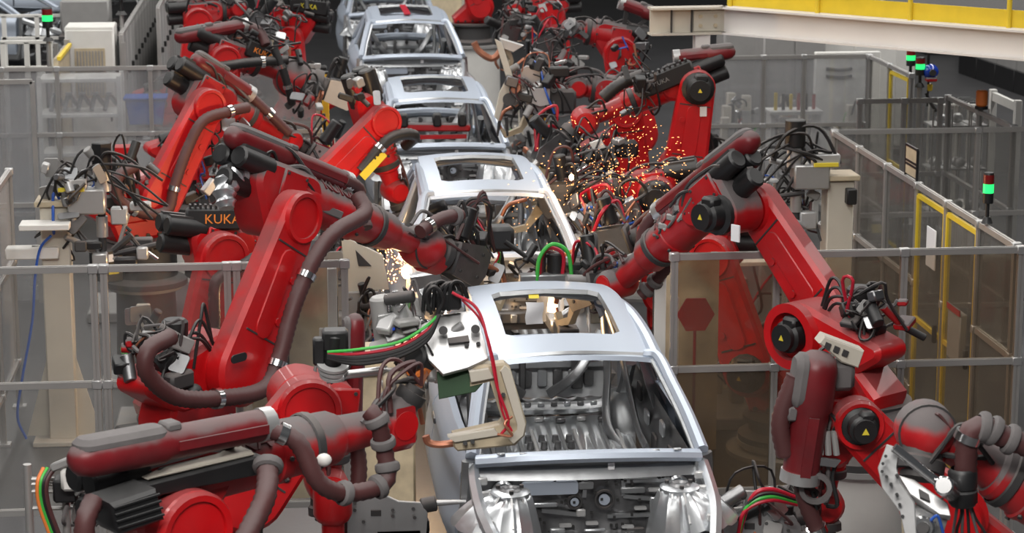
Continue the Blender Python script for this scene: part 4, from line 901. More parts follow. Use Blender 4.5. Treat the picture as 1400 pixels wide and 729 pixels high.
R5 = robot('red robot with a tall upright link arm and black lettered cover', (2.45, 23.0), 176, (932, 232), (950, 116), (965, 100), (800, 166), (770, 195),
  guide=((1006, 70), (925, 78), .0, .08), ped=.95, seed=17, hub=.20, s_motor=False, e_motor=True, fr=.14, wr=.15, near=1,
  kuka=dict(at=.42, up=.12, n=.22, L=.62, H=.20, fs=.32, col='letter_grey', dx=-.05),
  hose=[dict(pts=[(880, 98, .2), (845, 112, .22), (820, 132, .22)], m_='black_hose', clamps=(), r=.07)])
m = MB(); m.box((0, 0, 0), (.07, .012, .10), frame(R5['P'](957, 147, .30), (1, 0, 0))); m.build('type_sticker', 'paper', R5['o'])
m = MB(); q = R1['P'](1046, 312, .30); m.box((0, 0, 0), (.08, .012, .12), frame(q, R1['u'])); m.build('type_sticker', 'paper', R1['o'])
R6 = robot('red robot behind the black lettered cover, its arm caught by sparks', (2.1, 24.8), 178, (866, 285), (852, 148), (880, 128), (790, 120), (760, 130),
  ped=.5, seed=18, hub=.2, arm_mat='red_dusty', s_motor=False, tail=False, ctrl=False)
R7 = robot('red robot with a broad flanged wrist above the grey hanging gun', (2.0, 28.6), 178, (868, 180), (846, 72), (862, 52), (780, 40), (752, 60),
  guide=((905, 24), (850, 4), .0, .09), ped=.8, seed=19, hub=.24, s_motor=False, tail=False, fr=.17, arm_mat='red_dusty', ctrl=False)
R8 = robot('red robot at the far right, hunched in front of the pale pedestal', (1.75, 33.5), 178, (760, 90), (752, 18), (775, 5), (705, 12), (695, 40),
  ped=.8, seed=20, hub=.22, arm_mat='red_dusty', link_mat='red_dusty', s_motor=False, tail=False, ctrl=False)
R9 = robot('small red robot on the pale round pedestal beside the striped car', (1.30, 38.0), 0, (655, 8), (640, -25), (630, -35), (690, -12), (700, 10),
  ped=1.38, pr=.46, seed=21, hub=.18, s_motor=False, tail=False, dress=False, zb=1.72)
# ------------------------------------------------------------------ tools on the robots
m = MB(); m.lathe([(0, 0), (.10, 0), (.12, .02), (.12, .20), (.10, .24), (.07, .26), (.07, .34), (0, .34)], frame(Bb['P'](449, 652, .12), (0, 0, -1)), 20); m.build('wrist_drum', 'red', Bb['o'])
for Rb, L, far, up in ((A, .40, False, (0, 0, 1)), (Dq, .35, False, (.3, 0, 1)), (Eq, .35, True, None), (F1, .35, True, None), (F2, .35, True, None), (F3, .35, True, None),
                       (R1, .35, False, None), (R4, .35, True, None), (R4b, .40, False, None), (R5, .45, False, (0, 0, 1)), (R6, .40, True, None), (R7, .40, True, None), (R8, .35, True, None), (R9, .3, True, None)):
    weld_gun(Rb, L=L, far=far, up=up, plate='alu' if Rb in (Dq, F1, R6) else 'steel_dark')
# ------------------------------------------------------------------ helpers for flat-cut parts
def atPl(px, py, p0, nr): r = ray(px, py); return CAM + r * (nr.dot(p0 - CAM) / nr.dot(r))
def slab(name, m_, parent, pts, Y, thick=.02, bev=.004, nr=(0, 1, 0)):
    nr = Vector(nr).normalized(); c = (sum(p[0] for p in pts) / len(pts), sum(p[1] for p in pts) / len(pts)); p0 = atY(c[0], c[1], Y)
    W3 = [atPl(x, y, p0, nr) for x, y in pts]; xa = Vector((1, 0, 0)); xa = (xa - nr * xa.dot(nr)).normalized(); ya = nr.cross(xa)
    M = Matrix((xa, ya, nr)).transposed().to_4x4(); M.translation = p0
    q = MB(); q.prism([((w - p0).dot(xa), (w - p0).dot(ya)) for w in W3], 0, thick, M, bev); return q.build(name, m_, parent)
def rod(name, m_, parent, a, b, r, n=10, r1=None, bev=0): q = MB(); q.cyl(a, b, r, r1, n, bev); return q.build(name, m_, parent)
def blk(name, m_, parent, c, size, bev=.01, M=None):
    q = MB(); q.box(c, size, M, bev); return q.build(name, m_, parent)
def hose(name, m_, parent, pts, r=.012, n=7): q = MB(); q.tube(pts, r, n, 6); return q.build(name, m_, parent)
# ------------------------------------------------------------------ big welding gun with beige C arm
G = Bq['o']; YG = 12.6
px = lambda x, y, d=0.0: atY(x, y, YG + d)
gp = slab('gun_plate', 'alu', G, [(572, 446), (604, 430), (650, 424), (664, 470), (668, 490), (640, 503), (606, 512), (586, 492)], YG, .03, nr=(.05, .75, -.66))
for (x, y) in ((606, 452), (620, 492), (650, 450)): rod('plate_hole', 'dark', gp, px(x, y, -.02), px(x, y, .03), .026, 12)
slab('plate_slot', 'dark', gp, [(612, 462), (640, 458), (642, 467), (614, 470)], YG - .012, .02, .002, nr=(.05, .75, -.66))
for (x, y) in ((638, 472), (654, 470), (640, 484), (656, 486), (632, 497)): rod('plate_bolt', 'black', gp, px(x, y, -.03), px(x, y, .01), .013, 6)
slab('bracket_flange', 'alu_white', G, [(522, 446), (566, 436), (574, 454), (530, 468)], YG + .1, .03, nr=(0, .8, -.6))
for k in range(5): rod('bracket_bolt', 'blue', G, px(530 + 8 * k, 452 - 2 * k, .04), px(530 + 8 * k, 452 - 2 * k, .09), .010, 6)
rod('drive_housing', 'grey_paint', G, px(530, 470, .18), px(522, 405, .18), .075, 16, bev=.015)
rod('drive_neck', 'alu', G, px(552, 455, .12), px(548, 415, .12), .055, 14, bev=.01)
slab('drive_bracket', 'alu', G, [(517, 432), (560, 424), (566, 436), (556, 440), (550, 434), (526, 440), (522, 450), (514, 448)], YG + .09, .12)
rod('valve_stub', 'chrome', G, px(533, 425, .1), px(531, 402, .1), .02); rod('valve_stub', 'chrome', G, px(544, 420, .1), px(540, 398, .1), .018)
blk('transformer', 'black', G, px(612, 408, .12), (.15, .16, .11), .015)
for k in range(6):
    x0 = 578 + 7 * k; hose('loop_cable', 'black_hose', G, [px(x0, 425, .05), px(x0 + 4, 395 - 3 * (k % 3), .05), px(x0 + 18, 388, .08), px(x0 + 26, 408, .1)], .012)
hose('loop_cable', 'black_hose', G, [px(590, 430, -.02), px(583, 405, -.03), px(594, 392, -.03), px(606, 410, -.03), px(597, 432, -.02)], .011)
slab('heat_shield', 'green_cover', G, [(597, 508), (650, 497), (664, 520), (650, 536), (600, 546)], YG - .06, .012, nr=(.1, .9, -.35))
ca = slab('gun_arm', 'beige_arm', G, [(642, 508), (652, 500), (690, 497), (698, 504), (720, 578), (718, 596), (704, 610), (626, 618), (620, 612), (620, 598), (684, 584), (690, 576), (672, 520), (644, 526)], YG - .08, .10, .012)
slab('arm_rim', 'beige', ca, [(690, 500), (698, 506), (719, 580), (716, 596), (702, 608), (696, 600), (708, 588), (708, 580), (684, 508)], YG - .095, .02, .004)
slab('arm_insert', 'beige', ca, [(612, 597), (676, 586), (684, 596), (622, 606)], YG - .10, .06, .006)
slab('arm_pad', 'beige', ca, [(641, 508), (668, 504), (676, 518), (644, 524)], YG - .11, .05, .006)
for (x, y) in ((636, 606), (646, 604), (688, 540)): rod('arm_bolt', 'black', ca, px(x, y, -.12), px(x, y, -.09), .014, 6)
hose('lower_electrode', 'copper', G, [px(622, 606), px(600, 608), px(586, 605), px(582, 596)], .022, 8)
hose('upper_electrode', 'copper', G, [px(566, 520), px(572, 550), px(578, 580)], .014, 8)
slab('copper_link', 'copper', G, [(556, 530), (572, 515), (580, 498), (586, 512), (578, 530), (562, 544)], YG, .05)
blk('knuckle_block', 'beige_arm', G, px(540, 524, .05), (.14, .12, .12), .02)
for (x, y) in ((531, 527), (540, 528), (548, 526)): rod('knuckle_bolt', 'black', G, px(x, y, -.03), px(x, y, .02), .010, 6)
rod('push_rod', 'alu', G, px(462, 514, .1), px(530, 506, .1), .026, 12); rod('push_rod_end', 'alu', G, px(446, 518, .05), px(470, 515, .05), .03, 12)
for k in (0, 1, 2):
    q = MB(); q.ring(px(455, 498 + 7 * k, .08), (.1, -.35, 1), .05, .093 - .008 * k, .018, 22); q.build('spring_seat', 'alu_white', G)
rod('servo_motor', 'black', G, px(454, 504, .1), px(458, 458, .1), .055, 12, bev=.01); blk('servo_head', 'black', G, px(458, 464, .12), (.15, .13, .12), .015); blk('servo_plug', 'black', G, px(436, 480, .1), (.07, .08, .16), .012)
rod('actuator', 'orange', G, px(580, 505, .1), px(566, 500, .02), .07, 14, bev=.015); rod('actuator_cap', 'black', G, px(584, 495, .1), px(566, 488, .0), .075, 14, bev=.015)
for k, (mm, dy) in enumerate((('green', -6), ('hose_red', 0), ('black_hose', 5), ('black_hose', 9), ('black_hose', 13))):
    hose('gun_cable', mm, G, [px(448, 484 + dy * .4, -.02), px(490, 484 + dy, -.08), px(545, 474 + dy, -.08), px(583, 452 + dy, -.06), px(600, 430, -.02)], .009 + .006 * (k > 1))
hose('gun_cable', 'hose_red', G, [px(618, 400, 0), px(652, 422, -.05), px(668, 470, -.12), px(680, 530, -.16), px(695, 575, -.18), px(684, 596, -.18)], .009)
hose('gun_cable', 'hose_red', G, [px(632, 410, 0), px(658, 440, -.05), px(674, 490, -.12), px(686, 560, -.16), px(700, 590, -.18)], .007)
hose('gun_cable', 'copper', G, [px(700, 570, -.16), px(690, 580, -.2), px(700, 596, -.2), px(680, 594, -.18)], .008)
# ------------------------------------------------------------------ gripper frame of the right front robot
G = R3['o']; YG = 10.6
gs = slab('gripper_side', 'alu_white', G, [(1200, 640), (1212, 608), (1230, 614), (1224, 640), (1232, 662), (1250, 688), (1254, 745), (1240, 745), (1230, 700), (1206, 668)], YG, .05, nr=(.35, .9, -.25))
slab('gripper_upper', 'alu_white', G, [(1228, 650), (1250, 656), (1296, 688), (1300, 706), (1284, 704), (1244, 676)], YG + .03, .10, .006, nr=(.2, .8, -.5))
slab('gripper_lower', 'alu', G, [(1248, 694), (1262, 698), (1296, 712), (1290, 732), (1264, 745), (1250, 745)], YG + .03, .10, .006)
slab('gripper_jaw_pad', 'beige_arm', G, [(1236, 712), (1248, 716), (1250, 745), (1238, 745)], YG - .05, .06, .004)
for (x, y) in ((1207, 634), (1211, 624), (1206, 645), (1212, 652), (1218, 662), (1226, 676), (1230, 690), (1234, 706), (1238, 718), (1226, 650)): rod('gripper_bolt', 'black', gs, px(x, y, 0) if False else atY(x, y, YG - .05), atY(x, y, YG + .02), .009, 6)
slab('gripper_window', 'dark', G, [(1256, 668), (1270, 676), (1272, 686), (1258, 680)], YG + .01, .03, .002, nr=(.2, .8, -.5))
slab('gripper_window', 'dark', G, [(1258, 706), (1280, 714), (1278, 724), (1260, 716)], YG + .015, .03, .002)
rod('gripper_rod', 'chrome', G, atY(1222, 612, YG), atY(1285, 662, YG - .05), .025, 12); rod('gripper_pin', 'chrome', G, atY(1290, 664, YG - .12), atY(1300, 672, YG + .1), .05, 14, bev=.01)
rod('gripper_roller', 'chrome', G, atY(1262, 722, YG - .06), atY(1266, 722, YG + .1), .06, 16, bev=.012); rod('roller_hub', 'dark', G, atY(1262, 722, YG - .09), atY(1262, 722, YG - .05), .03, 12)
q = MB(); q.lathe([(.06, 0), (.075, .02), (.075, .1), (.065, .11), (.075, .12), (.075, .18), (.06, .2)], frame(atY(1316, 640, YG + .2), (0.05, 0, -1)), 16); q.build('hose_cuff', 'black', G)
for k in range(6): cable(atY(1310 + 3 * k, 680, YG + .2), atY(1300 + 10 * k, 745, YG + .2), -.02, R3['rng'], .008, .015, m='black_hose' if k % 2 else 'dust_grey', parent=G)
hose('gripper_cable', 'hose_blue', G, [atY(1272, 712, YG - .05), atY(1282, 706, YG - .06), atY(1290, 730, YG - .05)], .008)
# block and bracket on the folded robot, cable rack beside its guide
G = R2['o']; Y2 = 12.85
slab('cast_bracket', 'beige', G, [(1120, 470), (1128, 460), (1182, 480), (1174, 504), (1150, 496)], Y2, .14, .01)
for k in range(3): slab('bracket_pocket', 'dark', G, [(1130 + 12 * k, 468 + 5 * k), (1137 + 12 * k, 471 + 5 * k), (1134 + 12 * k, 479 + 5 * k), (1127 + 12 * k, 476 + 5 * k)], Y2 - .012, .014, .001)
blk('spatter_block', 'dust_grey', G, atY(1148, 512, Y2 + .1), (.16, .16, .18), .03)
rk = slab('cable_rack', 'steel_mid', G, [(1090, 622), (1150, 630), (1142, 640), (1082, 632)], Y2 - .05, .03, .003)
for k in range(5): rod('cable_gland', 'grey_paint', G, atY(1100 + 11 * k, 622, Y2 - .02), atY(1104 + 9 * k, 590, Y2 - .02), .020, 8); cable(atY(1104 + 9 * k, 590, Y2), atY(1112 + 5 * k, 560, Y2), .0, R2['rng'], .012, .03, parent=G); cable(atY(1098 + 11 * k, 632, Y2), atY(1105 + 7 * k, 690, Y2 + .05), -.03, R2['rng'], .014, .06, m='dust_grey' if k % 2 else 'black_hose', parent=G)
q = MB(); q.ring(atY(1115, 668, Y2 - .05), (.2, 1, .1), .07, .10, .03, 18); q.build('hose_hoop', 'dust_grey', G)
# plastic wrapped motor head on the long forearm robot, yellow wrapped hose of the one behind it
G = A['o']
q = MB(); q.tube([A['P'](352, 232, -.1), A['P'](330, 240, -.08), A['P'](315, 262, -.05), A['P'](310, 285, 0)], lambda t: .11 - .05 * t + .012 * math.sin(t * 37), 10); q.build('plastic_wrap', 'steel', G)
slab('forearm_panel', 'dust_grey', G, [(372, 246), (470, 290), (466, 300), (372, 262)], 15.75, .03, .006, nr=(-.66, .74, 0))
for k in range(9): cable(atY(650, 290 + 2 * k, 18.0), atY(648 + 5 * k, 378, 17.9), .0, A['rng'], .013, .10, m=['hose', 'black_hose', 'hose_red', 'black_hose', 'hose', 'green', 'black_hose', 'hose', 'black_hose'][k], parent=G)
for k in range(6): hose('loop_cable', ['hose', 'black_hose'][k % 2], G, [atY(618, 318 + 3 * k, 17.5), atY(640, 300 - 5 * k, 17.5), atY(660 + 2 * k, 262 + 4 * k, 17.5), atY(668, 300 + 4 * k, 17.55), atY(676, 345, 17.6)], .015)
blk('gun_drive', 'black', G, atY(683, 325, 17.7), (.22, .2, .2), .03); rod('gun_shaft', 'black', G, atY(690, 330, 17.6), atY(760, 420 - 40, 17.6), .02)
slab('gun_side', 'steel_dark', G, [(592, 352), (628, 332), (660, 352), (650, 392), (610, 395)], 17.35, .05)
slab('gun_jaw', 'steel_mid', G, [(560, 378), (600, 372), (640, 384), (600, 402), (566, 400)], 17.4, .14, .015)
G = Cq['o']
q = MB(); q.tube([atY(372, 326, 18.1), atY(392, 346, 18.0), atY(405, 352, 17.95), atY(420, 368, 17.9), atY(436, 378, 17.9)], lambda t: .072 - .012 * t + .012 * math.sin(t * 41), 10); q.build('yellow_wrap', 'yellow_dull', G)
# ------------------------------------------------------------------ hanging guns over the third car (right)
G = R6['o']; Yh = 24.3
slab('gun_frame', 'alu', G, [(712, 96), (720, 90), (744, 92), (748, 108), (740, 128), (748, 150), (738, 160), (722, 150), (714, 128)], Yh, .05)
slab('gun_face_plate', 'alu_white', G, [(724, 122), (752, 120), (752, 143), (738, 146), (724, 140)], Yh - .12, .02)
slab('gun_long_arm', 'beige', G, [(678, 54), (686, 58), (704, 112), (690, 140), (682, 166), (676, 160), (684, 128), (694, 108)], Yh - .05, .06, .008)
blk('gun_transformer', 'dark', G, atY(768, 138, Yh), (.30, .18, .26), .03); blk('gun_controller', 'black', G, atY(764, 98, Yh - .05), (.22, .14, .11), .015)
rod('gun_cylinder', 'alu', G, atY(700, 140, Yh), atY(745, 112, Yh), .05, 12); rod('gun_tip', 'dark', G, atY(683, 165, Yh), atY(680, 186, Yh), .02, 8, .012); rod('gun_tip', 'dark', G, atY(692, 160, Yh), atY(694, 186, Yh), .02, 8, .012)
rod('gun_knuckle', 'copper', G, atY(704, 120, Yh - .1), atY(706, 120, Yh + .05), .06, 14); rod('gun_knuckle', 'dark', G, atY(696, 136, Yh - .1), atY(698, 136, Yh + .05), .07, 14)
for k in range(10): cable(atY(700 + 6 * k, 112, Yh - .06), atY(720 + 8 * k, 155, Yh - .08), R6['rng'].uniform(-.1, .2), R6['rng'], .010, .09, m=['black_hose', 'hose', 'black_hose', 'dust_grey'][k % 4], parent=G)
slab('head_plate', 'alu_white', G, [(683, 52), (716, 62), (702, 72), (686, 66)], Yh, .10, .01)
G = R5['o']
gq = [((770, 236), (805, 222), (826, 212), (838, 196), (850, 206), (842, 218), (812, 236), (780, 250))]
slab('gun_body', 'alu', G, list(gq[0]), 22.65, .14, .02); rod('gun_piston', 'chrome', G, atY(768, 246, 22.55), atY(812, 222, 22.55), .03); rod('gun_piston', 'dark', G, atY(800, 218, 22.55), atY(832, 206, 22.55), .055, 12, bev=.01)
blk('gun_motor', 'black', G, atY(856, 203, 22.6), (.24, .16, .17), .03, ); slab('gun_bracket', 'white', G, [(806, 196), (822, 190), (828, 202), (812, 210)], 22.5, .04)
slab('gun_bracket', 'white', G, [(822, 240), (838, 232), (844, 244), (826, 250)], 22.45, .04); slab('copper_arm', 'copper', G, [(762, 252), (790, 240), (800, 250), (775, 266), (762, 268)], 22.5, .06)
for k in range(8): cable(atY(775 + 8 * k, 225, 22.45), atY(800 + 8 * k, 190, 22.65), R5['rng'].uniform(-.05, .2), R5['rng'], .011, .08, m=['black_hose', 'hose', 'black_hose'][k % 3], parent=G)
G = R4b['o']
slab('gun_body', 'steel_mid', G, [(806, 300), (866, 270), (876, 284), (880, 300), (830, 318), (812, 316)], 21.0, .12, .015); slab('gun_lower', 'dark', G, [(838, 320), (880, 300), (886, 330), (850, 360), (838, 345)], 21.0, .12, .015)
slab('gun_label', 'paper', G, [(815, 322), (836, 318), (834, 332), (818, 334)], 20.9, .01, .001)
for k in range(14): cable(atY(780 + 7 * k, 300, 20.8), atY(800 + 6 * k, 345 - 2 * k, 20.85), R4b['rng'].uniform(-.15, .25), R4b['rng'], .011, .12, m=['black_hose', 'black_hose', 'hose', 'copper', 'hose_blue', 'black_hose', 'dust_grey'][k % 7], parent=G)
hose('loop_cable', 'black_hose', G, [atY(850, 285, 20.8), atY(848, 255, 20.8), atY(868, 245, 20.8), atY(884, 262, 20.8), atY(868, 275, 20.8)], .016)
G = R1['o']
for k in range(9): cable(R1['P'](925 + 6 * k, 318 - 4 * k, .22), R1['P'](955 + 5 * k, 262 - 2 * k, .18), -.02, R1['rng'], .012, .05, m=['dust_grey', 'black_hose', 'grey_paint'][k % 3], parent=G)
for k in range(4): q = MB(); c = R1['P'](935 + 11 * k, 305 - 12 * k, .20); q.box((0, 0, 0), (.10, .05, .05), frame(c, R1['u']), .01); q.build('cable_bracket', 'grey_paint', G)
slab('gun_body', 'steel_dark', G, [(800, 372), (830, 350), (848, 362), (836, 386), (806, 392)], 17.25, .15, .02)
# ------------------------------------------------------------------ clamping fixtures along the line
FIXN = [0]
def fixture(label, loc, w=.9, d=.7, h=1.3, seed=1, lean=0, dens=1.0, pale=False):
    rng = random.Random(seed); x, y = loc; f = thing('clamp_fixture', label, 'fixture', (x, y, 0), 'clamping fixtures')
    blk('base_plate', 'grey_paint', f, (x, y, .06), (w, d, .12), .015)
    cols = []
    for k in range(3):
        cx, cy = x + rng.uniform(-.38, .38) * w, y + rng.uniform(-.38, .38) * d; hh = h * rng.uniform(.55, 1.0); cols.append((cx, cy, hh))
        blk('column', 'beige' if (pale or rng.random() < .4) else 'grey_paint', f, (cx, cy, .12 + hh / 2 - .06), (.12, .12, hh - .12), .01)
    for k in range(int(5 * dens)):
        cx, cy, hh = rng.choice(cols); z = hh * rng.uniform(.55, 1.0); a = rng.uniform(0, 2 * PI); L = rng.uniform(.15, .4)
        q = Vector((cx + math.cos(a) * L, cy + math.sin(a) * L * .6, z + rng.uniform(-.05, .12)))
        mm = MB(); mm.bar((cx, cy, z), q, .05, .07, bev=.008); ar = mm.build('clamp_arm', rng.choice(['alu', 'steel_mid', 'alu_white', 'grey_paint', 'dark', 'beige']), f)
        mm = MB(); mm.box((0, 0, 0), (.10, .05, .08), frame(q, (math.cos(a), math.sin(a), .3)), .012); mm.build('clamp_jaw', rng.choice(['dark', 'steel_mid', 'alu_white', 'copper']), ar)
    for k in range(int(5 * dens)):
        cx, cy, hh = rng.choice(cols); z = hh * rng.uniform(.4, .95); o_ = Vector((rng.uniform(-.16, .16), rng.uniform(-.16, .02), 0)); a = Vector((cx, cy, z)) + o_; t = Vector((rng.uniform(-.5, .5), rng.uniform(-.4, .2), rng.uniform(.2, 1))).normalized()
        rod('cylinder', rng.choice(['black', 'alu', 'dark', 'black', 'chrome']), f, a, a + t * rng.uniform(.12, .30), rng.uniform(.025, .055), 10, bev=.008)
    for k in range(int(4 * dens)):
        cx, cy, hh = rng.choice(cols); z = hh * rng.uniform(.45, 1.0); mm = MB(); ww, hhh = rng.uniform(.10, .24), rng.uniform(.10, .22)
        mm.prism(rrect(ww, hhh, .02, 2), -.012, .012, frame(Vector((cx + rng.uniform(-.1, .1), cy - .08, z)), (1, rng.uniform(-.4, .4), 0), y=(0, .0, 1))); pl_ = mm.build('bracket_plate', rng.choice(['alu', 'alu_white', 'steel_mid', 'grey_paint']), f)
    for k in range(int(9 * dens)):
        c1, c2 = rng.choice(cols), rng.choice(cols); cable((c1[0] + rng.uniform(-.15, .15), c1[1] - .08, c1[2] * rng.uniform(.4, 1)), (c2[0] + rng.uniform(-.25, .25), c2[1] - .1, c2[2] * rng.uniform(.3, .95)), rng.uniform(-.15, .18), rng, rng.uniform(.008, .016), .10, m=rng.choice(['black_hose'] * 5 + ['hose', 'copper', 'hose_red', 'hose_blue', 'dust_grey', 'green']), parent=f, sub=4)
    if rng.random() < .6:
        cx, cy, hh = cols[0]; blk('valve_terminal', rng.choice(['dark', 'alu_white', 'black']), f, (cx + .02, cy - .12, hh * .5), (.22, .10, .16), .012)
    return f
fx = [(-1.30, 18.9, 1.15, 'beside the sparking car, left flank'), (-1.25, 24.0, 1.2, 'left of the car with the red fixture beam'), (-1.35, 25.6, 1.3, 'under the bent double robot, by the amber post'), (-1.25, 29.6, 1.3, 'left of the red striped car, near end'), (-1.30, 33.2, 1.4, 'left of the red striped car, far end'),
      (1.30, 18.9, 1.1, 'between the sparking car and grimy fence'), (1.28, 22.6, 1.25, 'under the hanging grey gun'), (1.25, 24.4, 1.35, 'right of the red beam car, by the amber post'), (1.30, 26.6, 1.4, 'right of the red beam car, far end'), (1.32, 29.4, 1.4, 'under the broad flanged robot wrist'), (1.45, 31.5, 1.5, 'in front of the hunched far robot'),
      (-2.95, 19.6, 1.2, 'between the probe column and the lettered robot'), (-2.35, 23.6, 1.3, 'behind the bent double robot'), (-3.55, 24.4, 1.3, 'behind the robot with looping hose'), (2.9, 21.25, 1.5, 'behind the right probe column'), (2.9, 25.4, 1.3, 'behind the tall upright robot'), (1.85, 19.65, 1.1, 'behind the robot at the grimy fence')]
for i, (x, y, h, wh) in enumerate(fx): fixture('clamping fixture with cables ' + wh, (x, y), .62 if abs(x) < 1.6 else (.5 if x > 3 else .9), .8 if x > 3 else 1.0, h, 40 + i, dens=1.25, pale=i % 3 == 0)
# near fixtures at the bottom edge
def plate_fixture(label, cx, cy, Y, seed):
    rng = random.Random(seed); c = atY(cx, cy, Y); f = thing('clamp_fixture', label, 'fixture', (c.x, c.y, 0), 'clamping fixtures')
    blk('column', 'dark', f, (c.x, c.y + .1, c.z / 2 - .08), (.3, .2, c.z - .16), .015); blk('base_plate', 'grey_paint', f, (c.x, c.y + .1, .03), (.6, .5, .06))
    S_ = lambda pts: [(cx + a, cy + b) for a, b in pts]
    sp = slab('slotted_plate', 'alu', f, S_([(-70, 20), (-66, -10), (-40, -14), (-36, -36), (-22, -36), (-18, -12), (0, -4), (30, -2), (40, 12), (38, 40), (-70, 42)]), Y, .03)
    for (a, b) in ((-60, -2), (-60, 8), (-8, 8), (-8, 16), (20, 6), (22, 18), (-48, 24)): rod('plate_bolt', 'dark', sp, atY(cx + a, cy + b, Y - .02), atY(cx + a, cy + b, Y + .01), .012, 6)
    slab('plate_slot', 'dark', sp, S_([(-38, 8), (-24, 8), (-24, 16), (-38, 16)]), Y - .01, .012, .001)
    rod('pin_cylinder', 'dark', f, atY(cx + 30, cy + 2, Y + .05), atY(cx + 52, cy - 2, Y + .05), .05, 12, bev=.01); rod('locating_pin', 'alu', f, atY(cx + 52, cy - 2, Y + .05), atY(cx + 92, cy - 4, Y + .05), .02, 10, .012)
    blk('sensor_box', 'dark', f, atY(cx - 82, cy + 4, Y + .03), (.10, .1, .14), .015)
    return f
plate_fixture('grey slotted clamp plate with a locating pin, left of the taped car', 545, 690, 13.6, 71)
f = plate_fixture('grey slotted clamp plate with red and green hoses, right of the taped car', 1056, 708, 13.5, 72)
for k, mm in enumerate(('hose_red', 'green', 'black_hose', 'hose_red')): hose('air_hose', mm, f, [atY(1008, 740, 13.4), atY(1018 + 3 * k, 700 - 6 * k, 13.35), atY(1052, 684 - 5 * k, 13.35), atY(1090, 690 - 3 * k, 13.4)], .014)
for sx, wh in ((-1, 'left'), (1, 'right')):      # low machine bench behind the plates
    b_ = thing('machine_bench', 'low grey machine bench with a beige fascia on the %s flank of the taped car' % wh, 'bench', (sx * 1.27, 14.6, 0), 'machine benches')
    blk('bench_body', 'grey_paint', b_, (sx * 1.27, 14.7, .35), (.5, .9, .7), .02); blk('fascia', 'beige', b_, (sx * 1.27, 14.2, .62), (.52, .05, .16), .01); blk('top_rail', 'alu', b_, (sx * 1.27, 14.25, .76), (.52, .06, .05))
    for k in range(3): blk('junction_box', ['dark', 'grey_paint', 'white'][k], b_, (sx * 1.27 - .16 + .16 * k, 14.5, .80), (.12, .16, .20), .015)
    for k in range(3): hose('thick_hose', 'black_hose', b_, [(sx * 1.27 + .06 * sx * k, 14.3, .45), (sx * 1.05, 14.1 - .04 * k, .85 + .06 * k), (sx * 1.06, 14.2, .55)], .04)
# ------------------------------------------------------------------ spatter screens (curved stained sheets) behind the near fences
def spatter(label, x0, x1, Y, z0, z1, bulge=.12):
    s = thing('spatter_screen', label, 'screen', ((x0 + x1) / 2, Y, 0), 'stained beige screens')
    xm, hw = (x0 + x1) / 2, (x1 - x0) / 2; m = MB()
    f = lambda u, v, o: (xm + hw * (2 * u - 1), Y + o - bulge * math.cos((2 * u - 1) * PI / 2), z0 + (z1 - z0) * v)
    A0 = [f(u / 14, 0, 0) for u in range(15)]; A1 = [f(u / 14, 1, 0) for u in range(15)]; B0 = [f(u / 14, 0, .03) for u in range(15)]; B1 = [f(u / 14, 1, .03) for u in range(15)]
    m.strip(A0, A1); m.strip(B0, B1); m.strip(A1, B1); m.strip(A0, B0); m.build('sheet', 'drum', s)
    for x in (x0 + .03, x1 - .03): m = MB(); m.box((x, Y + .05, z1 / 2), (.05, .05, z1)); m.build('leg', 'dark', s)
    return s
d1 = spatter('stained beige screen behind the clear fence, beside white light curtain posts', -2.15, -1.50, 16.45, .40, 2.16)
c = atY(375, 492, 16.33); blk('screen_label', 'dark', d1, (c.x, 16.335, c.z), (.22, .02, .085), .002)
d2 = spatter('stained beige screen behind the grimy fence, beside the hexagon sign', 1.10, 1.52, 17.3, .40, 2.0)
bc = thing('base_cabinet', 'stained beige base cabinet between the left fence end and the taped car', 'cabinet', (-1.18, 16.9, 0)); blk('body', 'drum', bc, (-1.18, 16.9, .70), (.50, .6, 1.36), .02); blk('top_rail', 'alu_frame', bc, (-1.18, 16.57, 1.30), (.56, .05, .05), .006); blk('plinth', 'dark', bc, (-1.18, 16.9, .02), (.46, .56, .04), .004)
for (lab, x, y, w_, z) in (('white light curtain post at the end of the clear fence', 455, 16.3, .07, 2.16), ('short white light curtain post beside the stained left screen', 441, 16.25, .05, 1.72), ('white light curtain post at the end of the grimy fence', 901, 16.9, .09, 2.05), ('short white light curtain post beside the stained right screen', 922, 16.6, .06, 1.82)):
    X = atY(x, 450, y).x; p_ = thing('light_curtain_post', lab, 'post', (X, y, 0), 'light curtain posts')
    blk('housing', 'white', p_, (X, y, z / 2), (w_, w_, z), .006); blk('lens_strip', 'dark', p_, (X + (w_ / 2 + .002) * (1 if x < 700 else -1), y, z * .6), (.006, w_ * .4, z * .6), .001); blk('foot', 'dark', p_, (X, y, .015), (w_ * 1.8, w_ * 1.5, .03), .004)
# hexagon sign on a stick behind the grimy fence
hx = atY(951, 430, 16.45); hs = thing('hexagon_sign', 'dark red hexagon sign on a thin post behind the grimy fence', 'sign', (hx.x, 16.45, 0))
m = MB(); m.prism(circ(0, 0, .145, 6), -.008, .008, Matrix(((1, 0, 0, hx.x), (0, 0, 1, 16.45), (0, 1, 0, hx.z), (0, 0, 0, 1)))); m.build('sign_plate', 'red', hs)
rod('sign_post', 'red_dusty', hs, (hx.x, 16.47, .03), (hx.x, 16.47, hx.z), .012, 8); blk('sign_foot', 'dark', hs, (hx.x, 16.47, .015), (.25, .2, .03))
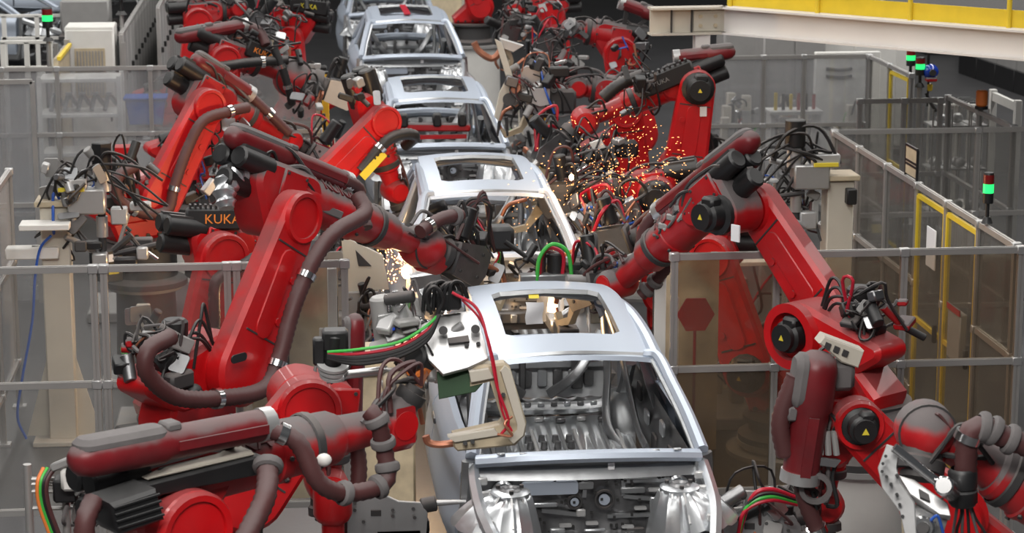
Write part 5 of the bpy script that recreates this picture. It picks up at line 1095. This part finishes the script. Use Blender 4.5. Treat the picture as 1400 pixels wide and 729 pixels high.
# ------------------------------------------------------------------ probe columns
def probe(label, px_, top, Y, mir, w=.24):
    t_ = atY(px_, top, Y); x, zt = t_.x, t_.z; rng = random.Random(int(px_)); f = thing('probe_column', label, 'measuring column', (x, Y, 0), 'measuring columns')
    blk('column', 'beige', f, (x, Y, zt / 2), (w, w, zt - .06), .012); blk('foot_plate', 'beige', f, (x, Y, .02), (.5, .5, .04), .006); blk('top_plate', 'beige_arm', f, (x + .02 * mir, Y, zt), (w * 1.5, w * 1.4, .05), .008)
    for sx in (-1, 1):
        m = MB(); m.prism([(0, .04), (.2, .04), (0, .75)], -.012, .012, Matrix(((sx, 0, 0, x + sx * w / 2), (0, 0, 1, Y), (0, 1, 0, 0), (0, 0, 0, 1)))); m.build('gusset', 'beige', f)
    X = x + mir * .28
    blk('slide_block', 'alu', f, (X, Y - .1, zt + .02), (.32, .2, .22), .015); blk('slide_rail', 'alu_white', f, (X - mir * .12, Y - .12, zt + .16), (.26, .14, .12), .01); blk('yellow_strip', 'sticker', f, (X - mir * .12, Y - .20, zt + .13), (.22, .02, .035), .002)
    rod('spindle_neck', 'alu_white', f, (X + mir * .14, Y - .1, zt + .10), (X + mir * .14, Y - .1, zt + .28), .07, 14); rod('spindle_motor', 'black', f, (X + mir * .14, Y - .1, zt + .28), (X + mir * .14, Y - .1, zt + .52), .092, 6 if mir > 0 else 16, bev=.008)
    rod('spindle', 'dark', f, (X + mir * .12, Y - .1, zt - .05), (X + mir * .12, Y - .1, zt - .50), .035, 10); rod('spindle_sleeve', 'alu', f, (X + mir * .12, Y - .1, zt - .12), (X + mir * .12, Y - .1, zt - .30), .05, 12)
    for k in range(7): blk('probe_unit', rng.choice(['alu', 'steel_mid', 'dark', 'alu_white', 'black']), f, (X + mir * rng.uniform(-.05, .5), Y - .12 + rng.uniform(-.08, .1), zt + rng.uniform(-.55, .05)), (rng.uniform(.08, .2), .12, rng.uniform(.06, .16)), .012)
    for k in range(5): rod('probe_rod', rng.choice(['chrome', 'dark', 'alu']), f, (X + mir * rng.uniform(0, .4), Y - .15, zt + rng.uniform(-.5, 0)), (X + mir * rng.uniform(.2, .75), Y - .15, zt + rng.uniform(-.5, .05)), rng.uniform(.015, .035), 8)
    for k in range(10): cable((X + mir * rng.uniform(-.25, .1), Y - .15, zt + rng.uniform(.1, .3)), (X + mir * rng.uniform(.2, .7), Y - .15, zt + rng.uniform(-.3, .2)), rng.uniform(.05, .35), rng, rng.uniform(.009, .016), .06, parent=f)
    return f
pl_ = probe('beige measuring column with a black hexagonal motor and blue air line', 75, 275, 19.5, 1)
hose('air_line', 'hose_blue', pl_, [atY(70, 322, 19.3), atY(55, 340, 19.3), atY(48, 380, 19.3), atY(44, 440, 19.3), atY(30, 520, 19.3), atY(24, 570, 19.3), atY(36, 600, 19.3)], .012)
blk('tool_tray', 'white', pl_, atY(62, 308, 19.25), (.42, .25, .05), .006); blk('lower_bracket', 'white', pl_, atY(45, 345, 19.4), (.45, .16, .10), .01)
pr_ = probe('beige measuring column with a black round motor, by the yellow gated fence', 1146, 240, 19.5, -1)
hose('air_line', 'hose_blue', pr_, [atY(1160, 300, 19.4), atY(1158, 340, 19.4), atY(1158, 355, 19.4)], .012); blk('cable_box', 'black', pr_, atY(1163, 268, 19.35), (.09, .12, .14), .01)
# white table by the right probe
tb = thing('side_table', 'small white steel table beside the right measuring column', 'table', (2.52, 20.4, 0)); z_ = 1.30
blk('table_top', 'white', tb, (2.52, 20.4, z_), (.62, .5, .04), .006)
for sx in (-.33, .33):
    for sy in (-.2, .2): blk('leg', 'white', tb, (2.52 + sx * .85, 20.4 + sy, z_ / 2), (.05, .05, z_), .004)
# amber posts
for lab, x_, y_, Y in (('amber safety post left of the red beam car', 445, 140, 27.25), ('amber safety post right of the red beam car', 743, 165, 25.4)):
    c = atY(x_, y_, Y); ap = thing('safety_post', lab, 'post', (c.x, Y, 0), 'amber safety posts'); blk('post', 'amber', ap, (c.x, Y, (c.z + .35) / 2), (.085, .085, c.z + .35), .008); blk('foot', 'dark', ap, (c.x, Y, .02), (.2, .2, .04), .004); blk('cap', 'black', ap, (c.x, Y, c.z + .36), (.095, .095, .03), .006)
# ------------------------------------------------------------------ tool over the gap between taped and sparking car
tg = thing('hose_arch_welder', 'welding unit with arched green and red hoses behind the taped roof', 'welder', (.35, 17.55, .0))
blk('head_column', 'dark', tg, (.36, 17.6, .68), (.16, .16, 1.36), .01); blk('head_base', 'dark', tg, (.36, 17.6, .03), (.5, .4, .06), .01)
blk('head_block', 'black', tg, atY(772, 368, 17.5), (.30, .2, .14), .02); rod('head_motor', 'black', tg, atY(760, 378, 17.4), atY(760, 345, 17.4), .07, 12, bev=.012); blk('head_plate', 'steel_mid', tg, atY(745, 380, 17.35), (.4, .12, .07), .01)
for k, mm in enumerate(('green', 'hose_red', 'hose', 'black_hose')): hose('arched_hose', mm, tg, [atY(782 - 14 * (k % 2), 384, 17.3 + .04 * k), atY(776 - 6 * k, 345 + 4 * k, 17.3 + .04 * k), atY(755 - 3 * k, 334 + 5 * k, 17.3 + .04 * k), atY(738 + 2 * k, 352, 17.3 + .04 * k), atY(734 + 3 * k, 384, 17.3 + .04 * k)], .016)
# frame with hoses, bottom left
fr_ = thing('hose_stand', 'small aluminium stand with orange and green hoses by the near left robot', 'stand', (-3.25, 13.0, 0))
for x_ in (37, 88):
    a = atY(x_, 635, 13.0); rod('post', 'alu_frame', fr_, (a.x, 13.0, 0), (a.x, 13.0, a.z), .025, 10)
for y_ in (655, 662, 672, 695):
    a, b = atY(37, y_, 13.0), atY(100, y_, 13.0); rod('crossbar', 'alu_frame', fr_, a, b, .013, 8)
for k, mm in enumerate(('orange', 'green', 'black_hose', 'hose')): hose('air_hose', mm, fr_, [atY(60 + 5 * k, 640, 12.95), atY(52 + 4 * k, 660, 12.9), atY(54 + 4 * k, 690, 12.9), atY(70 + 4 * k, 735, 12.9)], .014)
blk('valve_unit', 'black', fr_, atY(90, 668, 12.95), (.14, .14, .14), .015); blk('control_head', 'white', fr_, atY(118, 650, 12.9), (.28, .2, .14), .02); blk('caution_strip', 'sticker', fr_, atY(118, 650, 12.79), (.16, .01, .025), .001)
blk('base', 'dark', fr_, (-3.2, 13.0, .02), (.6, .4, .04), .006)
# ------------------------------------------------------------------ welding sparks
def sparks(label, c, n, spread, seed, dirs):
    rng = random.Random(seed); m = MB()
    for k in range(n):
        t = rng.random() ** .6; d = Vector(rng.choice(dirs)); d = (d + Vector((rng.gauss(0, .45), rng.gauss(0, .45), rng.gauss(0, .45)))).normalized()
        p = Vector(c) + d * spread * t - Vector((0, 0, .35 * t * t)); v = (d * 1.0 - Vector((0, 0, .7 * t))).normalized(); L = rng.uniform(.003, .020); r = rng.uniform(.0012, .0028)
        m.cyl(p, p + v * L, r, r * .4, 4)
    o = m.build('spark_shower', 'spark', base=c); tag(o, label, 'sparks'); o['kind'] = 'stuff'; return o
SL = atY(556, 372, 19.2); SR = atY(830, 232, 20.9)
sparks('white hot shower of sparks on the left door of the sparking car', SL, 420, .60, 5, [(.1, -.3, 1), (-.5, -.4, .2), (.2, -.5, -.6), (-.2, -.2, .8)])
sparks('orange spray of sparks in front of the red robot arm, right', SR, 700, .95, 6, [(.6, -.2, .1), (.3, -.3, -.4), (-.6, -.2, -.1), (.5, 0, .5)])
def glow(name, c, r, lab, power):
    m = MB(); m.sphere(c, r, (1, .8, 1.4), 10, 6); o = tag(m.build(name, 'arc'), lab, 'weld arc')
    l = bpy.data.lights.new(name + '_light', 'POINT'); l.energy = power; l.color = (1, .62, .30); l.shadow_soft_size = .06; lo = bpy.data.objects.new(name + '_light', l); COL.objects.link(lo); lo.location = Vector(c) + Vector((-.10, -.18, .05))
glow('weld_arc', SL, .045, 'glowing weld point low on the sparking car door', 110)
glow('weld_arc', atY(549, 350, 19.3), .028, 'smaller weld glow above the bright one on the sparking car door', 30)
glow('weld_arc', atY(548, 408, 19.0), .030, 'smaller weld glow below the bright one on the sparking car door', 30)
glow('weld_arc', SR + Vector((-.35, -.1, -.05)), .022, 'glowing weld point at the gun beside the sparking car, right side', 14)
# ------------------------------------------------------------------ dense machine dressing: fittings, cylinders, brackets and looms on the welding heads
def mess(parent, x0, y0, x1, y1, Y, n, seed, dY=.25, cab=.5, s=1.0, pal=None):
    rng = random.Random(seed); pal = pal or ['black', 'black', 'dark', 'steel_dark', 'black', 'alu', 'grey_paint', 'red_dusty', 'dark']
    for k in range(n):
        p = atY(rng.uniform(x0, x1), rng.uniform(y0, y1), Y + rng.uniform(-dY, dY)); t = rng.random(); d = Vector((rng.gauss(0, 1), rng.gauss(0, .6), rng.gauss(0, 1))).normalized()
        if t < cab:
            q = atY(rng.uniform(x0, x1), rng.uniform(y0, y1), Y + rng.uniform(-dY, dY)); cable(p, p.lerp(q, .8), rng.uniform(-.12, .2), rng, rng.uniform(.007, .015) * s, .10, m=rng.choice(['black_hose'] * 12 + ['hose', 'hose', 'dust_grey', 'dust_grey', 'hose_red', 'copper', 'hose_blue']), parent=parent, sub=4)
        elif t < cab + .22: rod('cylinder', rng.choice(pal), parent, p, p + d * rng.uniform(.08, .22) * s, rng.uniform(.02, .05) * s, 10, bev=.006)
        elif t < cab + .40: q = MB(); q.box((0, 0, 0), (rng.uniform(.06, .18) * s, rng.uniform(.05, .12) * s, rng.uniform(.04, .12) * s), frame(p, d), .010); q.build('fitting', rng.choice(pal), parent)
        else: q = MB(); q.prism(rrect(rng.uniform(.08, .2) * s, rng.uniform(.06, .14) * s, .02, 2), -.008, .008, frame(p, d, (0, -.8, .6)), .003); q.build('bracket_plate', rng.choice(['grey_paint', 'steel_mid', 'dark', 'steel_dark', 'steel_dark']), parent)
mess(R6['o'], 690, 85, 770, 175, 24.3, 34, 1); mess(R5['o'], 850, 95, 900, 150, 22.7, 16, 2, .15); mess(R5['o'], 770, 180, 860, 250, 22.6, 34, 3)
mess(R4b['o'], 780, 270, 890, 370, 20.95, 44, 4); mess(R7['o'], 720, 30, 800, 110, 28.0, 44, 5); mess(R8['o'], 680, 0, 780, 90, 32.6, 40, 6); mess(R7['o'], 835, 40, 890, 110, 28.2, 20, 7)
mess(A['o'], 600, 320, 680, 395, 17.5, 26, 8, .15); mess(Bq['o'], 520, 400, 610, 520, 12.75, 34, 9, .12, .4, .8, ['alu', 'grey_paint', 'black', 'dark', 'chrome', 'alu_white', 'beige_arm'])
mess(R1['o'], 800, 350, 860, 385, 17.3, 16, 10, .12); mess(F1['o'], 300, 30, 420, 70, 26.4, 30, 11); mess(F1['o'], 385, 110, 445, 150, 26.0, 16, 12); mess(F2['o'], 240, 0, 340, 60, 30.2, 34, 13); mess(F3['o'], 350, 0, 420, 40, 31.4, 26, 14)
mess(Dq['o'], 255, 165, 335, 280, 21.8, 34, 15, pal=['alu', 'dark', 'grey_paint', 'black', 'alu_white', 'steel_dark', 'red']); mess(Dq['o'], 150, 215, 205, 275, 21.2, 20, 16, .1); mess(Cq['o'], 330, 330, 420, 390, 18.2, 16, 17); mess(A['o'], 165, 445, 255, 500, 14.75, 24, 18, .08)
mess(R1['o'], 1140, 400, 1240, 450, 14.8, 24, 19, .1); mess(Eq['o'], 470, 110, 520, 145, 21.6, 8, 20, .08, .2); mess(pr_, 1040, 200, 1120, 330, 19.6, 44, 21, .2, .45, 1.0, ['alu', 'dark', 'steel_dark', 'black', 'alu_white', 'grey_paint']); mess(pl_, 45, 220, 140, 345, 19.4, 40, 22, .15, .45, 1.0, ['alu', 'dark', 'steel_dark', 'black', 'alu_white', 'grey_paint'])
mess(tg, 700, 350, 800, 388, 17.7, 26, 23, .12); mess(f, 985, 665, 1085, 735, 13.55, 30, 24, .12); mess(fr_, 85, 630, 140, 725, 12.9, 18, 25, .08)
# long black cover and pale wedge under the near hose guide; spatter lump on the elbow of the robot behind
G = Bq['o']
def onB(pts, t): return [Bq['P'](x, y, t) for x, y in pts]
def planeslab(name, m_, R_, pts, t0, t1, bev=.008):
    W3 = [R_['P'](x, y, 0) for x, y in pts]; u_, n_ = R_['u'], R_['n']; o_ = W3[0]; M_ = Matrix((u_, Vector((0, 0, 1)), n_)).transposed().to_4x4(); M_.translation = o_
    q = MB(); q.prism([((w_ - o_).dot(u_), (w_ - o_).z) for w_ in W3], t0, t1, M_, bev); return q.build(name, m_, R_['o'])
planeslab('cover_band', 'black', Bq, [(168, 652), (330, 612), (345, 622), (345, 634), (180, 668)], .02, .20)
planeslab('pale_wedge', 'beige', Bq, [(178, 646), (210, 632), (318, 606), (322, 613)], .06, .18)
planeslab('ribbed_motor', 'black', Bq, [(104, 668), (166, 648), (178, 690), (120, 712), (108, 700)], .10, .34, .02)
for k in range(4): planeslab('motor_rib', 'black', Bq, [(106 + k * 2, 672 + 9 * k), (168 + 2 * k, 653 + 9 * k), (169 + 2 * k, 656 + 9 * k), (107 + 2 * k, 675 + 9 * k)], .34, .352, .002)
q = MB(); q.sphere(Bq['P'](410, 617, .22), .042, (1, .8, .9)); q.build('plug_cap', 'white', G)
q = MB(); q.sphere(Bb['P'](398, 577, .30), .06, (1.4, .6, .7), 8, 5); q.build('wrapped_rag', 'alu_white', Bb['o'])
q = MB(); q.prism(hull2(circ(-.045, 0, .03, 10) + circ(.045, 0, .03, 10)), 0, .01, frame(A['P'](273, 479, A['fs'] + .085), A['u'], (0, 0, 1)) @ Matrix(((1, 0, 0, 0), (0, 0, 1, 0), (0, 1, 0, 0), (0, 0, 0, 1)))); q.build('oval_port', 'black', A['o'])
hose('bronze_gun_arm', 'copper', R8['o'], [atY(690, 50, 33.0), atY(684, 70, 33.0), atY(672, 80, 33.0), atY(655, 70, 33.0), atY(648, 58, 33.0)], .05, 8)

fp = thing('fixture_plate', 'beige fixture plate with a dark triangular cut-out, beside the sparking car door', 'fixture', (-1.32, 18.2, 0), 'clamping fixtures')
slab('plate', 'beige', fp, [(466, 322), (500, 338), (524, 350), (532, 396), (474, 400)], 18.2, .05)
slab('triangle_cutout', 'dark', fp, [(486, 342), (508, 364), (490, 364)], 18.19, .012, .001)
c = atY(500, 398, 18.2); blk('stand', 'grey_paint', fp, (c.x, 18.23, c.z / 2), (.3, .12, c.z), .01); blk('foot', 'dark', fp, (c.x, 18.23, .015), (.4, .3, .03), .004)
mess(fp, 480, 400, 530, 470, 18.1, 22, 31, .1, .75)
# ------------------------------------------------------------------ left background
def cabinet(label, c, size, m_='white', grille=False, cat='cabinet', plinth=True):
    x, y = c; w_, d_, h_ = size; f = thing('cabinet', label, cat, (x, y, 0), 'electrical cabinets')
    blk('body', m_, f, (x, y, h_ / 2 + .05), (w_, d_, h_ - .1), .015)
    if plinth: blk('plinth', 'black', f, (x, y, .05), (w_ * .98, d_ * .98, .1))
    n_ = max(1, round(w_ / .6))
    for k in range(n_): 
        dw = w_ / n_; dr = blk('door', m_, f, (x - w_ / 2 + dw * (k + .5), y - d_ / 2 - .012, h_ / 2 + .05), (dw * .94, .022, h_ - .2), .006)
        blk('handle', 'black', dr, (x - w_ / 2 + dw * (k + .9), y - d_ / 2 - .03, h_ * .5), (.025, .02, .16), .004)
    if grille:
        g = blk('grille_frame', 'beige_arm', f, (x, y - d_ / 2 - .03, h_ * .74), (w_ * .62, .02, h_ * .28), .004)
        for k in range(9): blk('grille_slat', 'grey_paint', g, (x - w_ * .25 + k * w_ * .0625, y - d_ / 2 - .045, h_ * .74), (w_ * .03, .012, h_ * .25), .001)
    return f
c = atY(125, 60, 31.5); cabinet('white cabinet with a brown vent grille beyond the hazy fence', (c.x, 31.5), (.66, .6, 2.42), 'white', True)
for k, X in enumerate((-.45, .45)):
    q = post_mesh(c.x + X, 31.2, 0, 2.2, .06).build('guard_post', 'alu_frame'); tag(q, 'aluminium guard post on the %s of the grilled white cabinet' % ('aisle side', 'screen side')[k], 'post', 'guard posts')
def screen(label, X, y0, y1, h, n_):
    s = thing('corrugated_screen', label, 'screen', (X, (y0 + y1) / 2, 0), 'tall screens'); st = (y1 - y0) / n_
    for k in range(n_):
        ya = y0 + st * k; m = MB()
        prof = []
        for i in range(9): prof.append((.02 * (1 if i % 2 else -1), ya + st * .06 + st * .88 * i / 8))
        A_ = [Vector((X + a, b, .1)) for a, b in prof]; m.strip(A_, [p + Vector((0, 0, h - .1)) for p in A_]); m.strip([p + Vector((.012, 0, 0)) for p in A_], [p + Vector((.012, 0, h - .1)) for p in A_]); m.build('panel', 'grey_paint', s)
        blk('post', 'alu_frame', s, (X, ya, h / 2), (.06, .06, h), .004)
        blk('hinge', 'black', s, (X + .05, ya, h * .75), (.04, .05, .08), .006)
    blk('top_rail', 'alu_frame', s, (X, (y0 + y1) / 2, h), (.06, y1 - y0, .05), .004)
screen('tall corrugated grey screen row behind the grilled cabinet', -4.05, 31.3, 40.5, 2.3, 12)
screen('tall corrugated grey screen row on the robot side of the passage', -3.66, 33.5, 44, 2.45, 13)
pt = thing('partition', 'low partition with a yellow top edge under a green signal lamp', 'partition', (-5.1, 29.8, 0))
c0 = atZ(66, 60, 2.2); blk('panel', 'beige_arm', pt, (c0.x + .26, c0.y - .95, 1.1), (.06, 1.6, 2.2), .006); blk('yellow_edge', 'yellow', pt, (c0.x + .30, c0.y - .95, 2.2), (.05, 1.6, .05), .004); blk('end_post', 'alu_frame', pt, (c0.x + .26, c0.y - .08, 1.12), (.08, .08, 2.3), .004)
# car bodies waiting on the neighbouring line
for (x, y, z, rz, lab) in ((-6.9, 41, .75, 1.2, 'bare car body parked crosswise on the neighbouring left line'), (-6.2, 47, .9, 1.5, 'bare car body parked farther back on the neighbouring left line')):
    o = copy_tree(car0); o.location = (x, y, z); o.rotation_euler = (0, 0, rz); tag(o, lab, 'car body', 'car bodies on the neighbouring line')
    sd = thing('storage_rack', 'dark rack table under the ' + lab.replace('bare ', ''), 'rack', (x, y, 0), 'body racks')
    blk('deck', 'dark', sd, (x - .3, y, z - .02), (3.0, 1.4, .06), .006)
    for sx in (-1.2, 1.2):
        for sy in (-.5, .5): blk('leg', 'dark', sd, (x - .3 + sx, y + sy, (z - .05) / 2), (.08, .08, z - .05), .004)
for k, (a, b, Y) in enumerate((((0, 22), (100, 20), 36.0), ((0, 58), (72, 56), 31.2))):
    A_, B_ = atY(*a, Y), atY(*b, Y); f = thing('hand_rail', ['white tubular rail in front of the neighbouring line', 'white tubular rail by the yellow edged partition'][k], 'rail', (A_.x, Y, 0), 'white rails')
    for dz in (0, -.35): blk('rail', 'white', f, ((A_.x + B_.x) / 2, Y, A_.z + dz), ((B_.x - A_.x), .05, .05), .006)
    for t in (.05, .5, .95): xx = A_.x + (B_.x - A_.x) * t; blk('post', 'white', f, (xx, Y, A_.z / 2), (.07, .05, A_.z), .004)
bx_ = thing('machine_hood', 'grey perforated machine hood on a rack beyond the grilled cabinet', 'machine', (atY(120, 20, 36).x, 36, 0)); c = atY(118, 20, 36)
blk('rack', 'white', bx_, (c.x, 36, c.z / 2 - .25), (.8, .6, c.z - .5), .01); blk('hood', 'grey_paint', bx_, (c.x, 36, c.z), (.75, .6, .5), .03); blk('shelf', 'dark', bx_, (c.x + .1, 35.9, c.z - .32), (1.0, .7, .06), .004)
for k in range(3): cabinet('white switch cabinet, %s of the row beyond the grilled cabinet' % ('first', 'second', 'last')[k], (-7.5 - 1.3 * k, 34 + 1.2 * k), (.9, .6, 1.7), 'white')
# benches and a blue bin just beyond the hazy fence
bn = thing('work_bench', 'pale work bench frame with shelves beyond the hazy fence', 'bench', (-4.3, 29.3, 0))
for z in (.5, 1.0, 1.5, 1.95): blk('shelf', 'white', bn, (-4.45, 29.4, z), (1.0, .6, .05), .006)
for sx in (-.5, .5):
    for sy in (-.27, .27): blk('leg', 'white', bn, (-4.45 + sx, 29.4 + sy, 1.0), (.06, .06, 2.0), .004)
for k in range(5):
    q = thing('metal_stamping', 'bent steel stamping on the bench beyond the hazy fence', 'stamping', (-4.8 + .17 * k, 29.4, 1.53), 'stampings on the bench'); m = MB(); m.tube([(-4.82 + .17 * k, 29.2, 1.56), (-4.78 + .17 * k, 29.4, 1.72), (-4.7 + .17 * k, 29.6, 1.58)], .03, 6); m.build('strip', 'steel_mid', q); blk('tab', 'steel', q, (-4.78 + .17 * k, 29.4, 1.75), (.08, .06, .03), .004)
c = atY(200, 152, 28.7); bb = thing('storage_bin', 'pale blue storage bin on a stand behind the hazy fence', 'bin', (c.x, 28.7, 0))
blk('stand', 'white', bb, (c.x, 28.7, .6), (.5, .4, 1.2), .01); m = MB(); m.prism([(-.2, 0), (.2, 0), (.25, .32), (-.25, .32)], -.18, .18, Matrix(((1, 0, 0, c.x), (0, 0, 1, 28.7), (0, 1, 0, c.z - .15), (0, 0, 0, 1))), .02); m.build('bin', 'hose_blue', bb); blk('rim', 'hose_blue', bb, (c.x, 28.7, c.z + .18), (.54, .42, .03), .006)
dr_ = thing('access_door', 'hazy framed access door standing left of the probe column', 'door', (-4.9, 24.5, 0))
a, b = atY(0, 112, 25.0), atY(44, 112, 25.0)
for (p, q) in (((a.x - .4, a.z), (b.x, a.z)), ((b.x, 0), (b.x, a.z)), ((a.x - .4, 1.1), (b.x, 1.1)), ((a.x - .4, 0), (a.x - .4, a.z))): m = MB(); m.bar((p[0], 25.0, p[1]), (q[0], 25.0, q[1]), .05, .05); m.build('frame_bar', 'alu_frame', dr_)
blk('pane', 'pane_hazy', dr_, ((a.x - .4 + b.x) / 2, 25.0, a.z / 2), (b.x - a.x + .36, .006, a.z - .06), 0)
fence('clear fence edge standing at the near left, before the probe column', (-4.35, 18.1), (-4.35, 20.6), (0, .5, 1), [.43, 1.38, 2.2], 'pane_hazy')
# red machine guards between left robots
for (lab, x, y, Y, w_, h_) in (('red sheet metal guard hood behind the looping hose', 170, 212, 23.4, .24, .2), ('narrow red guard panel behind the upright link arm', 265, 212, 23.6, .12, .5)):
    c = atY(x, y, Y); g = thing('guard_hood', lab, 'guard', (c.x, Y, 0), 'red guards'); blk('stand', 'dark', g, (c.x, Y + .02, c.z / 2), (.1, .1, c.z), .01); m = MB(); m.prism([(-w_ / 2, -h_ / 2), (w_ / 2, -h_ / 2), (w_ / 2 * .8, h_ / 2), (-w_ / 2 * .8, h_ / 2)], -.1, .1, Matrix(((1, 0, 0, c.x), (0, 0, 1, Y), (0, 1, 0, c.z), (0, 0, 0, 1))), .015); m.build('hood', 'red', g)
# ------------------------------------------------------------------ right background
for k, (x, y, w_, h_, lab) in enumerate(((1080, 70, .9, 2.3, 'grey cabinet behind the yellow tool rests'), (1160, 70, 1.3, 2.2, 'wide pale cabinet with dark louvres near the yellow door'), (1020, 75, .8, 2.2, 'grey cabinet behind the tall upright robot'), (1215, 60, .7, 2.2, 'pale cabinet beyond the yellow door'))):
    c = atY(x, y, 32.0 + .8 * k); cabinet(lab, (c.x, 32.0 + .8 * k), (w_, .6, h_), 'grey_paint' if k % 2 == 0 else 'white')
lw = thing('louvre_panel', 'dark louvre strips on a pale panel beyond the hazy fence', 'panel', (atY(1155, 95, 30).x, 30.0, 0)); c = atY(1158, 98, 30)
blk('panel', 'white', lw, (c.x, 30.0, 1.05), (.9, .1, 2.1), .01)
for k in range(2): m = MB(); m.tube([(c.x - .3, 29.93, c.z + .05 - .1 * k), (c.x - .1, 29.93, c.z + .03 - .1 * k), (c.x + .05, 29.93, c.z + .05 - .1 * k)], .022, 6); m.build('louvre', 'black', lw)
tr = thing('tool_rest', 'bench with yellow and red tool rests beyond the hazy fence', 'bench', (atY(1085, 150, 28.7).x, 28.7, 0)); c = atY(1085, 152, 28.7)
blk('bench_top', 'white', tr, (c.x, 28.7, c.z), (.7, .4, .05), .006)
for sx in (-.3, .3): blk('leg', 'white', tr, (c.x + sx, 28.7, c.z / 2), (.06, .3, c.z), .004)
for k in range(6): blk('rest', ['yellow', 'black', 'yellow', 'red_dusty', 'black', 'red_dusty'][k], tr, (c.x - .25 + .1 * k, 28.65, c.z + .13), (.04, .04, .24 - .02 * (k % 3)), .006)
for k in range(5):
    c = atY(1000 + 38 * k, 130, 29.2); fixture('clamping fixture in the back right cell, ' + ('beside the hazy fence end post', 'left of the yellow tool rests', 'right of the yellow tool rests', 'before the louvre panel', 'next to the yellow door')[k], (c.x, 29.3 + 1.1 * (k % 2)), .4, .5, 1.6, 90 + k, dens=.8, pale=True)
en = thing('enclosure', 'long grey enclosure with a deep black plinth beyond the far aisle', 'enclosure', (10.2, 36, 0))
pA, pB = atZ(1310, 100, 0.0), atZ(1400, 132, 0.0)
dv = (pB - pA); dv.z = 0; Ld = dv.length; dv.normalize()
M = frame(pA + dv * 0, dv, (0, 0, 1)); side = 1 if (M @ Vector((0, 1, 0)) - pA).y > 0 else -1
for nm, m_, z0, z1, ins in (('plinth', 'black', 0, .42, 0), ('wall_panel', 'grey_paint', .42, 2.1, .04)):
    for k in range(6): q = MB(); q.box(((k + .5) * 1.0, side * (.5 + ins), (z0 + z1) / 2), (.985, 1.0, z1 - z0), M, .006); q.build(nm, m_, en)
c = atZ(1280, 80, 0); cabinet('pale cabinet column at the end of the long grey enclosure', (c.x + .3, c.y + 1.0), (.7, .7, 2.2), 'grey_paint')
br = thing('barrier', 'white angled barrier posts beside the far aisle', 'barrier', (atZ(1360, 160, .4).x, 27, 0)); a, b = atY(1358, 122, 26.0), atY(1392, 137, 25.2)
for p in (a, b): blk('post', 'white', br, (p.x, p.y, p.z / 2), (.08, .08, p.z), .006)
m = MB(); m.bar((a.x, a.y, a.z - .08), (b.x, b.y, b.z - .08), .05, .10); m.build('barrier_rail', 'white', br)
for k in range(3):
    c = atY(1287 + 20 * k, 140, 27.2); g = thing('parts_rack', 'white parts rack with a dark grating top, ' + ('nearest the signal lamps', 'middle of the three', 'nearest the white barrier')[k], 'rack', (c.x, 27.2, 0), 'parts racks')
    for z in (.5, 1.0, 1.5, c.z): blk('shelf', 'white', g, (c.x, 27.2, z), (.17, .6, .03), .003)
    for sx in (-.075, .075): blk('upright', 'white', g, (c.x + sx, 26.93, c.z / 2), (.02, .03, c.z), .002); blk('upright', 'white', g, (c.x + sx, 27.47, c.z / 2), (.02, .03, c.z), .002)
    for j in range(5): blk('grating_bar', 'black', g, (c.x, 26.98 + .11 * j, c.z + .025), (.16, .04, .02), .002)
for k in range(3):
    c = atY(1280 + 26 * k, 178, 25.3); g = thing('wire_cage', 'wire cage of pale castings behind the aisle fence, ' + ('next to the yellow streaked pane', 'in the middle', 'next to the orange lamp')[k], 'cage', (c.x, 25.3, 0), 'wire cages')
    for z in (.3, .8, 1.3, 1.8): blk('shelf', 'alu_white', g, (c.x, 25.3, z), (.2, .4, .02), .002)
    for sx in (-.1, .1):
        for sy in (-.2, .2): rod('upright', 'alu', g, (c.x + sx, 25.3 + sy, 0), (c.x + sx, 25.3 + sy, 2.0), .01, 6)
    rng = random.Random(k)
    for j in range(8): q = tag(MB().sphere((c.x + rng.uniform(-.06, .06), 25.2 + rng.uniform(-.05, .1), [.3, .8, 1.3, 1.8][j % 4] + .075), .06, (1, 1, 1), 8, 6).build('casting', 'alu_white'), 'pale rounded casting on a wire cage shelf behind the aisle fence', 'casting', 'castings in the wire cages')
# hanging balancer
c = atY(1272, 98, 26.6); hb = thing('tool_balancer', 'shiny blue tool balancer hanging from a black cable with a yellow hook', 'balancer', (c.x, 26.6, c.z))
m = MB(); m.sphere((c.x, 26.6, c.z), .10, (1, 1, .95), 18, 12); m.build('drum', 'blue', hb); rod('boss', 'dark', hb, (c.x, 26.48, c.z), (c.x, 26.7, c.z), .04, 12); rod('cable_up', 'black_hose', hb, (c.x - .03, 26.6, c.z + .08), (c.x - .03, 26.6, 4.2), .018, 8); blk('hook_block', 'yellow', hb, (c.x, 26.6, c.z - .19), (.06, .05, .09), .012)
rod('cable_down', 'black_hose', hb, (c.x - .02, 26.6, c.z - .08), (c.x - .02, 26.6, c.z - .42), .012, 8); blk('red_band', 'red_dusty', hb, (c.x - .01, 26.52, c.z - .085), (.13, .1, .05), .012); m = MB(); m.tube([(c.x - .04, 26.6, c.z - .26), (c.x + .0, 26.58, c.z - .36), (c.x + .09, 26.6, c.z - .48)], .02, 7); m.build('tool_handle', 'black', hb)
m = MB(); m.bar((c.x - 1.5, 26.6, 4.22), (c.x + 2.0, 26.6, 4.22), .08, .08); cr = tag(m.build('crane_rail', 'grey_paint'), 'grey overhead rail that carries the blue balancer', 'rail')
c = atY(610, 30, 43.5); bw = thing('beige_partition', 'tall beige partition beyond the pale pedestal and striped car', 'partition', (c.x, 43.5, 0)); blk('panel', 'drum', bw, (c.x, 43.5, 1.35), (.6, .12, 2.7), .01); blk('edge', 'beige', bw, (c.x + .32, 43.5, 1.35), (.05, .16, 2.7), .004)
for o in SC.objects:
    if '_o' in o: del o['_o']
